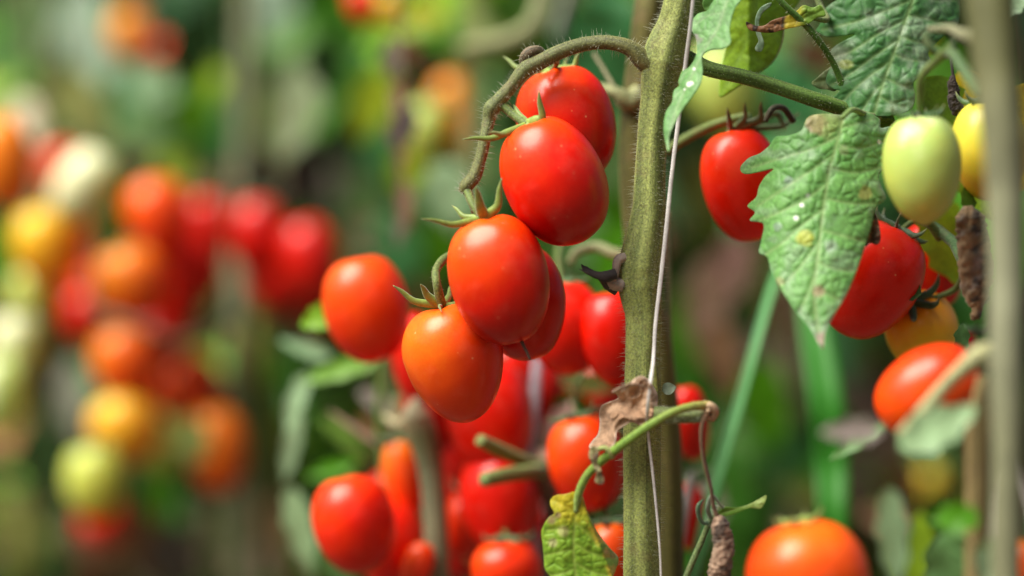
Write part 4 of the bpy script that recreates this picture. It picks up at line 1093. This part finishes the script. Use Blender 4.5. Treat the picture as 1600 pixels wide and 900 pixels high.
# ---- twine
def strand(rows_, label, col, seg=10, flat=.35, bump=.12, mat=None, name="twine", group=None, cat="twine"):
    pts_, rr = px_path(rows_)
    rr = [q * .82 for q in rr]
    mb = MB(); tube(mb, pts_, rr, seg, 160, col, .12, 3, flat, bump, 4)
    o = mb.build(name, mat or M_TWINE); tag(o, label, cat, group); return o
strand([(1110, -420, F0 - .018, 3.5), (1092, -100, F0 - .020, 3.5), (1080, 30, F0 - .016, 3.5), (1070, 110, F0 - .012, 4), (1060, 190, F0 - .010, 4), (1050, 270, F0 - .010, 3.8), (1040, 370, F0 - .010, 4.2), (1032, 440, F0 - .010, 4), (1024, 510, F0 - .012, 3.6),
        (1021, 560, F0 - .016, 3.5), (1016, 600, F0 - .031, 3.2), (1012, 640, F0 - .0295, 3.4), (1013, 680, F0 - .016, 2.4), (1020, 740, F0 - .013, 2.6), (1026, 800, F0 - .012, 2.4), (1031, 860, F0 - .012, 2), (1034, 960, F0 - .011, 2), (1036, 3400, F0 - .008, 2)],
       "white flat twine running down the right side of the main stem", np.array([(.60 * k, .585 * k, .56 * k) for k in [.78 + .32 * random.random() for _ in range(70)]]))
dry_thread = MB()
tube(dry_thread, [P(815, 533, F0 - .016), P(819, 542, F0 - .018), P(824, 552, F0 - .019), P(828, 562, F0 - .019)], np.array([2.6, 2.4, 2.2, 1.6]) * sc(F0), 8, 20, (.12, .08, .05), .15, 3, 1, .25, 3)
T3 = [o for o in bpy.data.objects if o.get('label', '').startswith('large orange-red plum')][0]
dry_thread.build("flower_remnant", M_DRY, T3)

# ------------------------------------------------------------------ plant behind the main stem
def simple_plant(rows_, label, col=PAL['stem'], name="tomato_plant", seg=16, mat=None):
    d0 = rows_[-1][2]
    base = P(rows_[-1][0], 450, d0) * (1, 1, 0)
    t = thing(name, base, label, "plant")
    pts_, rr = px_path(rows_)
    mb = MB(); tube(mb, pts_, rr, seg, 90, col, .05, 5, 1, .04, 2); mb.build("stem", mat or M_STEM, t)
    return t
def branch(parent, rows_, col=PAL['stalk'], name="branch", seg=10):
    pts_, rr = px_path(rows_)
    mb = MB(); tube(mb, pts_, rr, seg, 40, col, .04, 5, 1, .05, 3)
    return mb.build(name, M_STEM, parent)
def bgleaf(parent, x, y, L, W, ang, d, col, curl=.15, tilt=0.3, label=None, seed=None, fold=.2, tip=None):
    """a blurred leaf part: pixel centre of its base, pixel length and width, direction in degrees (0 = right, 90 = down)"""
    s = sc(d); a = R(ang)
    sd = seed if seed is not None else int(x * 7 + y * 13) % 9973
    g_ = random.Random(sd)
    mb = MB()
    blade(mb, P(x, y, d), (math.cos(a), (g_.random() - .5) * tilt, -math.sin(a)), ((g_.random() - .5) * .8, -1, .35), L * s, W * s, jit(PAL[col] if isinstance(col, str) else col, .08, g_), curl, fold, True, 12, sd, PAL[tip] if tip else None)
    o = mb.build("leaf", M_BG, parent)
    if label: o['label'] = label
    return o

B = simple_plant([(1060, -420, F0 + .09, 24), (1024, -60, F0 + .08, 24), (1016, 0, F0 + .075, 24), (1004, 100, F0 + .075, 25), (992, 200, F0 + .075, 24), (1002, 400, F0 + .075, 24), (1030, 560, F0 + .07, 22), (1044, 700, F0 + .07, 21), (1046, 900, F0 + .07, 22), (1046, 1400, F0 + .07, 23), (1040, 3300, F0 + .07, 26)],
                 "dark olive second stem standing just behind the main one", (.10, .095, .02))
branch(B, [(1000, 150, F0 + .07, 20), (982, 158, F0 + .068, 18), (964, 146, F0 + .066, 10), (944, 138, F0 + .07, 8), (918, 136, F0 + .08, 6)], (.24, .26, .12))
branch(B, [(964, 146, F0 + .07, 4), (945, 112, F0 + .075, 3), (928, 84, F0 + .08, 3)], (.25, .24, .14))
branch(B, [(1240, 190, F0 + .03, 5), (1222, 168, F0 + .025, 5), (1205, 172, F0 + .02, 5), (1196, 190, F0 + .02, 4)], (.05, .05, .03))
branch(B, [(1000, 400, F0 + .07, 12), (960, 396, F0 + .09, 9), (925, 386, F0 + .1, 8), (900, 395, F0 + .1, 7), (890, 412, F0 + .1, 6)], (.17, .19, .09))
branch(B, [(1043, 330, F0 + .08, 4), (1045, 480, F0 + .08, 4), (1048, 560, F0 + .08, 4)], (.28, .27, .17))
for a_ in [(900, 20, 190, 120, 60, 1.36, 'teal'), (990, 60, 220, 130, 150, 1.42, 'teal'), (960, -20, 200, 120, 100, 1.45, 'teal'), (930, 160, 160, 90, 80, 1.4, 'sage'), (960, 230, 150, 70, 90, 1.5, 'sat'), (985, 330, 150, 80, 110, 1.5, 'sat'),
           (920, 300, 140, 80, 95, 1.6, 'sage'), (900, 200, 140, 70, 80, 1.55, 'mid')]:
    bgleaf(B, *a_)

# ------------------------------------------------------------------ right-hand foreground plant
Cp = simple_plant([(1520, -420, .99, 40), (1536, -60, .975, 41), (1546, 0, .97, 41), (1556, 100, .965, 38), (1566, 200, .96, 34), (1572, 300, .96, 31), (1574, 420, .96, 28), (1572, 560, .96, 27), (1574, 700, .96, 24), (1572, 900, .96, 24), (1570, 1400, .96, 26), (1565, 3700, .97, 28)],
                  "blurred foreground stem running the full height at the right edge", np.array([(.065, .07, .014), (.07, .075, .016), (.10, .105, .035), (.20, .21, .12), (.26, .275, .17), (.19, .20, .11), (.16, .165, .085), (.15, .15, .07)]), mat=M_SOFT)
branch(Cp, [(1530, 60, 1.0, 14), (1500, 52, 1.02, 8), (1475, 44, 1.04, 6), (1452, 46, 1.045, 5)], (.22, .24, .14))
branch(Cp, [(1530, 150, 1.01, 9), (1500, 100, 1.03, 8), (1486, 82, 1.04, 8), (1470, 84, 1.05, 6), (1452, 70, 1.05, 6), (1446, 50, 1.05, 5)], (.09, .17, .07))
branch(Cp, [(1486, 80, 1.04, 6), (1490, 60, 1.04, 5), (1478, 46, 1.04, 4)], (.09, .17, .07))
branch(Cp, [(1556, 560, 1.0, 22), (1530, 558, .99, 20), (1500, 580, .99, 13), (1470, 610, .99, 11), (1440, 645, .985, 11), (1405, 680, .98, 7)], (.34, .35, .18), "fork")
branch(Cp, [(1545, 590, 1.0, 18), (1530, 660, 1.0, 20), (1526, 760, 1.0, 18), (1524, 900, 1.0, 18), (1520, 1500, 1.0, 18)], (.22, .17, .07), "side_stem")
branch(Cp, [(1506, 400, 1.11, 8), (1482, 372, 1.13, 9), (1450, 348, 1.14, 8), (1410, 330, 1.15, 6)], (.05, .11, .04))
branch(Cp, [(1540, 470, 1.09, 8), (1510, 420, 1.10, 8), (1492, 385, 1.12, 8)], (.05, .11, .04))
bgleaf(Cp, 1405, 700, 140, 66, -28, .97, 'pale', .05, .2, "pale grey-green leaf under the fork")
bgleaf(Cp, 1395, 655, 120, 26, 148, 1.04, 'sage', .05, .2)
bgleaf(Cp, 1380, 672, 100, 40, 178, .95, 'grey', .05, .2, "dry greyish stub leaf left of the fork")
bgleaf(Cp, 1388, 760, 170, 50, 84, .97, 'pale', .08, .2, "pale narrow leaf hanging at the lower right")
bgleaf(Cp, 1440, 800, 160, 60, 100, 1.3, 'lime', .1)
bgleaf(Cp, 1500, 720, 120, 60, 90, 1.5, 'olive', .1)
bgleaf(Cp, 1560, 830, 100, 70, 170, 1.0, 'sage', .1)
bgleaf(Cp, 1480, 830, 120, 90, 80, 1.0, 'sage', .1)
bgleaf(Cp, 1520, 860, 90, 80, 30, .98, 'pale', .1)
bgleaf(Cp, 1530, 810, 80, 50, 180, .97, 'sat', .1)
bgleaf(Cp, 1500, 250, 110, 60, 60, 1.14, 'lime', .1, .2)
bgleaf(Cp, 1455, 310, 150, 90, 70, 1.16, (.25, .40, .015), .1, .2, "lime green leaf behind the unripe tomato")
bgleaf(Cp, 1446, 120, 120, 80, 60, 1.13, (.16, .33, .02), .1, .2)
bgleaf(Cp, 1500, 110, 110, 80, 70, 1.15, 'yellow', .1, .2, "yellow leaf behind the black shrivelled scrap")
bgleaf(Cp, 1600, 130, 90, 60, 100, 1.1, 'yellow', .1, .2)
bgleaf(Cp, 1625, 200, 110, 60, 110, 1.15, 'yellow', .1, .2)
bgleaf(Cp, 1598, -20, 60, 40, 120, 1.08, 'pale', .1, .2)
bgleaf(Cp, 1400, 190, 70, 44, 190, 1.12, (.12, .26, .04), .1, .2)
bgleaf(Cp, 1510, 288, 60, 26, 85, 1.09, (.10, .22, .02), .1, .2)
bgleaf(Cp, 1440, 460, 60, 36, 200, 1.12, (.06, .14, .04), .1, .2)
bgleaf(Cp, 1505, 505, 60, 24, 95, 1.12, (.06, .14, .04), .1, .2)
# shrivelled hanging leaf and black scrap
def colI(q, k):
    c = lerp((.16, .10, .045), (.34, .22, .11), fbm(q3(q, 14), 83, 4) * 2 - .5)
    c = lerp(c, (.20, .19, .19), smooth(.5, .7, fbm(q3(q, 20, 9), 84, 3)) * .6)
    return lerp(c, (.03, .025, .02), smooth(.56, .68, fbm(q3(q, 13, 5), 85, 3)) * .85)
rolled("dry_leaf", Cp, [(1512, 322, 1.085, 8), (1513, 340, 1.085, 24), (1516, 370, 1.085, 25), (1520, 410, 1.085, 26), (1522, 445, 1.085, 24), (1524, 470, 1.085, 15), (1526, 482, 1.085, 8), (1522, 494, 1.085, 7), (1518, 500, 1.085, 1)], colI, 47, "brown mottled shrivelled leaf hanging beside the right stem")
rolled("dry_leaf", Cp, [(1489, 118, 1.1, 3), (1487, 130, 1.1, 8), (1490, 145, 1.1, 9), (1488, 158, 1.1, 9), (1494, 172, 1.1, 10), (1490, 180, 1.1, 3)], lambda q, k: lerp((.008, .006, .005), (.035, .02, .012), fbm(q3(q, 9), 5, 2)), 48, "small black shrivelled scrap of leaf")
mb = MB(); pts, rr = px_path([(1488, 60, 1.1, 3), (1487, 100, 1.1, 2.5), (1492, 130, 1.1, 2.5), (1500, 155, 1.1, 2), (1508, 176, 1.1, 1)])
tube(mb, pts, rr, 6, 20, (.02, .015, .01)); mb.build("dry_stalk", M_DRY, Cp)
strand([(1540, -300, .985, 3), (1554, 200, .98, 3), (1552, 330, .98, 4), (1560, 420, .98, 5), (1566, 520, .98, 6), (1566, 640, .98, 7), (1556, 760, .98, 7), (1550, 900, .985, 7), (1540, 3700, .985, 7)], "blurred pale twine lying along the right-hand stem", (.62, .58, .52), 8, .5)
strand([(1568, 560, .99, 6), (1576, 640, .99, 8), (1592, 720, .99, 7), (1606, 780, .99, 5), (1640, 1000, .99, 4), (1700, 3500, 1.0, 4)], "loose whitish strip leaning away from the right-hand stem", (.60, .56, .5), 8, .4)

# ------------------------------------------------------------------ long grass blades
def grass(rows_, label, col):
    pts_, rr = px_path(rows_)
    p = catmull(pts_, 40); r = np.interp(np.linspace(0, 1, 40), np.linspace(0, 1, len(rr)), rr)
    V = []
    for i in range(40):
        for q in (-1, -.5, 0, .5, 1):
            V.append(p[i] + np.array((q * r[i], abs(q) * -r[i] * .35 - .15 * r[i] * q, 0)))
    F_ = [(i * 5 + j, i * 5 + j + 1, (i + 1) * 5 + j + 1, (i + 1) * 5 + j) for i in range(39) for j in range(4)]
    mb = MB(); cc = np.array([np.array(col) * (1.3 if q == 2 else 1) for i in range(40) for q in range(5)])
    mb.add(V, F_, cc); o = mb.build("grass_blade", M_BG)
    md = o.modifiers.new("thickness", 'SOLIDIFY'); md.thickness = .0003; md.offset = 0
    tag(o, label, "grass blade", "long grass blades")
grass([(1236, 380, 1.30, 5), (1206, 450, 1.27, 7), (1180, 540, 1.25, 8), (1152, 640, 1.24, 9), (1122, 740, 1.23, 10), (1092, 860, 1.22, 11), (1060, 980, 1.22, 14), (900, 2900, 1.25, 14)], "narrow green grass blade leaning right below the upper red tomato", (.13, .38, .13))
grass([(1262, 440, 1.34, 16), (1270, 500, 1.33, 24), (1280, 560, 1.32, 27), (1291, 640, 1.31, 28), (1298, 720, 1.31, 27), (1300, 800, 1.3, 24), (1302, 900, 1.3, 22), (1306, 2700, 1.3, 20)], "broad bright green grass blade under the big drooping leaf", (.035, .20, .018))

# ------------------------------------------------------------------ middle plants
D = simple_plant([(652, 622, 1.25, 6), (650, 650, 1.25, 24), (660, 680, 1.25, 24), (672, 730, 1.25, 19), (680, 800, 1.25, 19), (682, 900, 1.25, 20), (682, 1600, 1.25, 22), (680, 3000, 1.25, 24)],
                 "greenish grey blurred stem with a pale cut top left of centre", np.array([(.42, .40, .26), (.36, .34, .2), (.15, .19, .08), (.17, .2, .11), (.18, .2, .12), (.18, .2, .12), (.18, .2, .12), (.18, .2, .12)]))
branch(D, [(596, 560, 1.3, 7), (594, 640, 1.3, 7), (600, 720, 1.3, 7), (612, 900, 1.3, 7), (620, 2800, 1.3, 7)], (.12, .22, .05))
branch(D, [(650, 650, 1.26, 12), (624, 664, 1.27, 9), (600, 650, 1.28, 4)], (.36, .34, .2))
for a_ in [(524, 488, 60, 44, 160, 1.24, (.17, .38, .015)), (590, 562, 130, 34, 165, 1.30, (.14, .33, .03)), (600, 700, 110, 10, 215, 1.3, 'beige'), (560, 640, 90, 12, 60, 1.3, 'tan'), (640, 600, 90, 12, 110, 1.3, 'beige'), (480, 580, 110, 34, 110, 1.32, 'pale'), (500, 650, 110, 26, 40, 1.36, (.16, .34, .05)), (470, 640, 130, 30, 105, 1.33, 'pale'),
           (452, 760, 150, 46, 75, 1.34, 'pale'), (510, 840, 90, 50, 60, 1.34, 'sage'), (520, 560, 90, 26, 200, 1.34, 'pale'), (560, 722, 90, 26, 165, 1.36, 'sat'), (560, 610, 90, 30, 30, 1.35, 'grey')]:
    bgleaf(D, *a_)
E = simple_plant([(846, 700, 1.24, 6), (848, 716, 1.24, 22), (852, 740, 1.24, 20), (858, 780, 1.24, 12), (862, 900, 1.24, 12), (864, 1500, 1.24, 13), (866, 3000, 1.24, 14)], "blurred dry jointed stem with two cut green stubs",
                 np.array([(.40, .27, .2), (.42, .30, .22), (.3, .22, .15), (.1, .08, .05), (.1, .08, .05), (.1, .08, .05), (.1, .08, .05)]))
branch(E, [(850, 730, 1.235, 12), (812, 718, 1.215, 11), (782, 704, 1.205, 11), (750, 688, 1.195, 10)], (.15, .22, .06), "cut_stub")
branch(E, [(850, 735, 1.235, 13), (820, 738, 1.21, 12), (790, 742, 1.2, 12), (756, 750, 1.19, 11)], (.15, .22, .07), "cut_stub")
bgleaf(E, 850, 700, 90, 44, -60, 1.26, 'pink', .2)
bgleaf(E, 830, 720, 80, 40, 60, 1.26, 'beige', .2)
bgleaf(E, 900, 610, 90, 60, 100, 1.3, 'mid', .2)
bgleaf(E, 875, 590, 90, 40, 10, 1.3, 'olive', .2)
bgleaf(E, 730, 800, 80, 36, 90, 1.31, (.3, .34, .12), .2)
strand([(846, 520, 1.26, 4), (838, 590, 1.26, 11), (832, 660, 1.26, 11), (832, 740, 1.26, 10), (836, 820, 1.26, 9), (848, 900, 1.26, 9), (880, 2900, 1.26, 9)], "greyish lilac blurred strip hanging between the middle tomatoes", (.40, .37, .42), 8, .5)
strand([(1082, 740, 1.22, 7), (1070, 800, 1.22, 9), (1058, 860, 1.22, 10), (1048, 920, 1.22, 9), (1000, 2900, 1.22, 9)], "pale blurred strip low beside the rear stem", (.42, .42, .40), 8, .5)

# ------------------------------------------------------------------ left blurred plants
L1 = simple_plant([(392, -300, 1.78, 12), (386, 0, 1.76, 15), (382, 200, 1.74, 16), (374, 400, 1.72, 15), (376, 600, 1.7, 18), (384, 800, 1.7, 18), (388, 1000, 1.7, 19), (390, 2500, 1.7, 19)], "blurred grey-green stem between the two left tomato clusters", (.15, .165, .09))
L2 = simple_plant([(230, -300, 1.86, 9), (228, 100, 1.84, 10), (236, 400, 1.82, 12), (232, 700, 1.8, 12), (236, 1000, 1.8, 12), (240, 2450, 1.8, 13)], "dim brownish blurred stem behind the orange left cluster", (.12, .10, .06))
L3 = simple_plant([(40, -300, 1.9, 9), (60, 100, 1.88, 10), (66, 400, 1.85, 12), (58, 700, 1.82, 12), (60, 1000, 1.82, 12), (62, 2450, 1.82, 13)], "blurred green stem close to the left edge", (.13, .15, .06))
branch(L2, [(150, 486, 1.56, 5), (200, 502, 1.55, 7), (252, 526, 1.55, 8), (300, 530, 1.6, 7), (372, 500, 1.7, 7)], (.16, .11, .06), "fruit_stalk")
branch(L2, [(176, 240, 1.66, 5), (150, 330, 1.6, 6), (140, 420, 1.6, 6), (146, 490, 1.58, 6)], (.12, .09, .04), "fruit_stalk")
branch(L1, [(300, 250, 1.70, 4), (290, 330, 1.68, 5), (276, 430, 1.67, 5), (262, 530, 1.67, 5), (270, 640, 1.66, 4)], (.07, .055, .02), "fruit_stalk")
branch(L1, [(430, 200, 1.70, 4), (444, 300, 1.68, 5), (446, 360, 1.68, 5)], (.06, .05, .02), "fruit_stalk")
branch(L1, [(380, 300, 1.72, 8), (330, 300, 1.68, 6), (270, 290, 1.64, 5)], (.14, .15, .07), "fruit_stalk")
for a_ in [(130, -30, 230, 100, 92, 1.8, 'ice'), (60, -20, 170, 110, 100, 2.0, 'sage'), (30, 60, 150, 110, 60, 2.0, 'olive'), (90, 110, 150, 90, 60, 1.8, (.40, .46, .16)), (200, -20, 120, 80, 80, 2.0, 'teal'), (180, 110, 150, 90, 80, 1.9, 'teal'),  # the first leaf has sky reflection painted into its colour
           (200, 120, 90, 60, 20, 1.8, 'pale'), (160, 60, 90, 50, 120, 2.0, 'dark'), (40, 150, 120, 70, 100, 1.75, 'cream'), (10, 80, 90, 60, 140, 1.9, 'sage'), (250, 240, 120, 70, 60, 1.75, 'lime'), (180, 180, 110, 60, 20, 1.8, 'sage')]:
    bgleaf(L3, *a_)
for a_ in [(340, -20, 140, 100, 80, 2.0, 'dark'), (300, 20, 120, 80, 90, 1.7, 'dark'), (130, 200, 90, 50, 80, 1.9, 'dark'), (500, 60, 90, 60, 80, 1.6, 'dark'), (240, 150, 110, 60, 90, 1.85, (.25, .25, .01)), (300, 110, 150, 80, 95, 1.8, (.09, .28, .005)), (350, 150, 170, 90, 95, 1.85, 'teal'), (330, 260, 120, 60, 70, 1.8, 'pink'), (240, 200, 90, 60, 60, 1.85, 'sage'),
           (270, 60, 100, 50, 20, 2.0, 'sage'), (200, 190, 100, 60, 100, 1.9, 'olive'), (130, 600, 120, 80, 95, 1.8, 'grey'), (110, 560, 130, 50, 85, 1.75, (.26, .28, .22)), (60, 620, 140, 60, 90, 1.9, 'dark'),
           (290, 650, 80, 60, 80, 1.6, (.30, .42, .12)), (240, 720, 110, 60, 80, 1.75, 'sat'), (270, 760, 120, 70, 100, 1.8, 'teal'), (10, 770, 150, 90, 70, 1.8, (.3, .34, .1)), (70, 800, 140, 90, 80, 1.85, 'teal'), (190, 850, 120, 60, 90, 1.9, 'grey'),
           (20, 700, 100, 60, 80, 1.9, 'grey')]:
    bgleaf(L2, *a_)
for a_ in [(420, -40, 110, 90, 90, 1.8, 'ice'), (420, 680, 180, 110, 90, 2.0, (.10, .10, .04)), (330, 780, 150, 100, 90, 1.9, (.10, .10, .035)), (120, 860, 120, 80, 60, 1.8, 'brown'), (60, 650, 150, 90, 80, 1.75, (.03, .07, .02)), (250, 820, 120, 90, 70, 1.7, (.06, .05, .04)), (230, 780, 140, 90, 90, 1.78, 'brown'), (380, 250, 110, 60, 60, 1.8, 'brown'), (455, 190, 130, 80, 75, 1.78, 'black'), (420, 230, 130, 110, 80, 1.72, 'black'), (488, 90, 190, 84, 110, 1.66, (.33, .42, .24)), (540, 40, 170, 90, 170, 1.9, (.08, .22, .02)), (520, -30, 150, 120, 80, 1.9, 'sat'), (470, 0, 120, 90, 120, 2.0, 'dark'), (430, 90, 120, 60, 80, 2.1, 'black'),  # black leaves stand in for a shaded gap, low dull ones for ground shade
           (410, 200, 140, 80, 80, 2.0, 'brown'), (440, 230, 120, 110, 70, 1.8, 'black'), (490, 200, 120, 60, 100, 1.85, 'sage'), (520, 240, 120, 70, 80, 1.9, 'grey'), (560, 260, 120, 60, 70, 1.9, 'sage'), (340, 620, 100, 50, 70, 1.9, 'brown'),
           (400, 620, 160, 70, 90, 1.95, 'olive'), (320, 800, 120, 80, 70, 1.9, 'beige'), (420, 780, 120, 80, 80, 1.9, 'tan'), (450, 600, 140, 60, 90, 2.0, 'olive'), (360, 860, 90, 60, 30, 1.8, 'beige')]:
    bgleaf(L1, *a_)
# centre-left: dry hanging leaves and yellow-green foliage
K = simple_plant([(744, -300, 1.62, 14), (742, 0, 1.62, 15), (740, 150, 1.62, 16), (744, 300, 1.6, 16), (760, 500, 1.6, 16), (770, 900, 1.6, 16), (780, 2600, 1.6, 17)], "blurred olive stem behind the curve of the front truss", (.15, .17, .05))
branch(K, [(622, -60, 1.39, 3), (626, 60, 1.39, 3), (630, 160, 1.385, 3), (628, 260, 1.385, 3), (628, 380, 1.385, 2)], (.18, .14, .10), "dry_stalk")
branch(K, [(862, -60, 1.42, 16), (850, 0, 1.42, 16), (836, 40, 1.42, 17), (800, 60, 1.43, 14), (762, 66, 1.45, 10), (744, 76, 1.6, 10)], (.27, .30, .15))
branch(K, [(895, -60, 1.44, 7), (886, 0, 1.44, 8), (868, 60, 1.44, 8), (858, 130, 1.44, 8), (850, 330, 1.46, 8)], (.26, .25, .24), "branch")
for a_ in [(612, 60, 70, 30, 92, 1.40, 'grey'), (632, 118, 70, 24, 98, 1.38, 'tan'), (616, 130, 90, 22, 84, 1.38, 'beige'), (640, 165, 70, 34, 100, 1.38, (.10, .085, .08)), (612, 185, 60, 26, 80, 1.38, 'grey'),
           (628, 220, 70, 16, 92, 1.38, 'tan'), (632, 280, 90, 26, 90, 1.38, 'pink'), (624, 340, 50, 18, 95, 1.38, 'grey'), (628, 60, 60, 34, 60, 1.42, 'brown')]:
    bgleaf(K, *a_, label="dry greyish leaf hanging in a string left of the front truss" if a_[:2] == (612, 60) else None)
for a_ in [(600, 110, 120, 70, 110, 1.6, (.36, .46, .02)), (640, 220, 110, 70, 80, 1.7, (.30, .44, .01)), (560, 70, 130, 70, 90, 1.65, 'mid'), (700, 20, 110, 60, 170, 1.6, 'lime'), (660, 0, 60, 60, 90, 1.6, 'yellow'), (650, 60, 120, 80, 70, 1.8, 'dark'),
           (740, 10, 90, 60, 90, 1.6, (.4, .5, .2)), (700, 80, 110, 70, 80, 1.8, 'brown'), (650, 290, 140, 90, 20, 1.55, 'teal'), (690, 250, 120, 80, 80, 1.5, 'pale'), (600, 330, 130, 80, 70, 1.6, 'teal'), (560, 280, 140, 80, 80, 1.7, 'sage'),
           (690, 330, 130, 80, 100, 1.6, 'sat'), (660, 380, 110, 70, 90, 1.7, 'brown'), (560, 340, 100, 60, 60, 1.7, 'beige'), (580, 150, 150, 70, 80, 1.75, 'teal'), (780, 200, 130, 60, 100, 1.7, 'sage'), (760, 100, 120, 60, 100, 1.7, 'sage')]:
    bgleaf(K, *a_)
# right background
Rb = simple_plant([(1250, -300, 1.75, 10), (1240, 200, 1.72, 11), (1236, 600, 1.7, 12), (1230, 1000, 1.7, 12), (1226, 2500, 1.7, 13)], "blurred brown stem behind the big drooping leaf", (.12, .10, .06))
for a_ in [(1100, 60, 150, 110, 80, 1.6, (.22, .40, .02)), (1210, 100, 130, 90, 60, 1.5, 'teal'), (1250, 60, 120, 80, 60, 1.6, 'brown'), (1270, 110, 110, 70, 90, 1.55, 'sage'), (1160, 360, 150, 70, 110, 1.6, 'pink'), (1110, 400, 170, 70, 95, 1.6, (.20, .12, .08)),
           (1080, 440, 150, 70, 90, 1.6, 'sat'), (1100, 240, 130, 70, 90, 1.6, 'olive'), (1120, 500, 130, 60, 80, 1.55, 'tan'), (1180, 560, 160, 90, 80, 1.6, 'sat'), (1210, 440, 140, 70, 70, 1.7, 'brown'), (1230, 660, 150, 80, 90, 1.65, 'teal'),
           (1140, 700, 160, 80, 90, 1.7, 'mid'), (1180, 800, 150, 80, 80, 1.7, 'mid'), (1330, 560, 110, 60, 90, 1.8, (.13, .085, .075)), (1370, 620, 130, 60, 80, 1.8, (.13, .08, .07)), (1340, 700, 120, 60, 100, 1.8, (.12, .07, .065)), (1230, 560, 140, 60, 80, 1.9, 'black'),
           (1060, 580, 120, 60, 60, 1.6, 'mid'), (1090, 740, 110, 60, 80, 1.5, 'grey'), (1400, 700, 130, 60, 80, 1.7, 'brown'), (1350, 800, 100, 30, 20, 1.6, 'tan'), (1220, 760, 130, 50, 20, 1.6, 'olive')]:
    bgleaf(Rb, *a_)
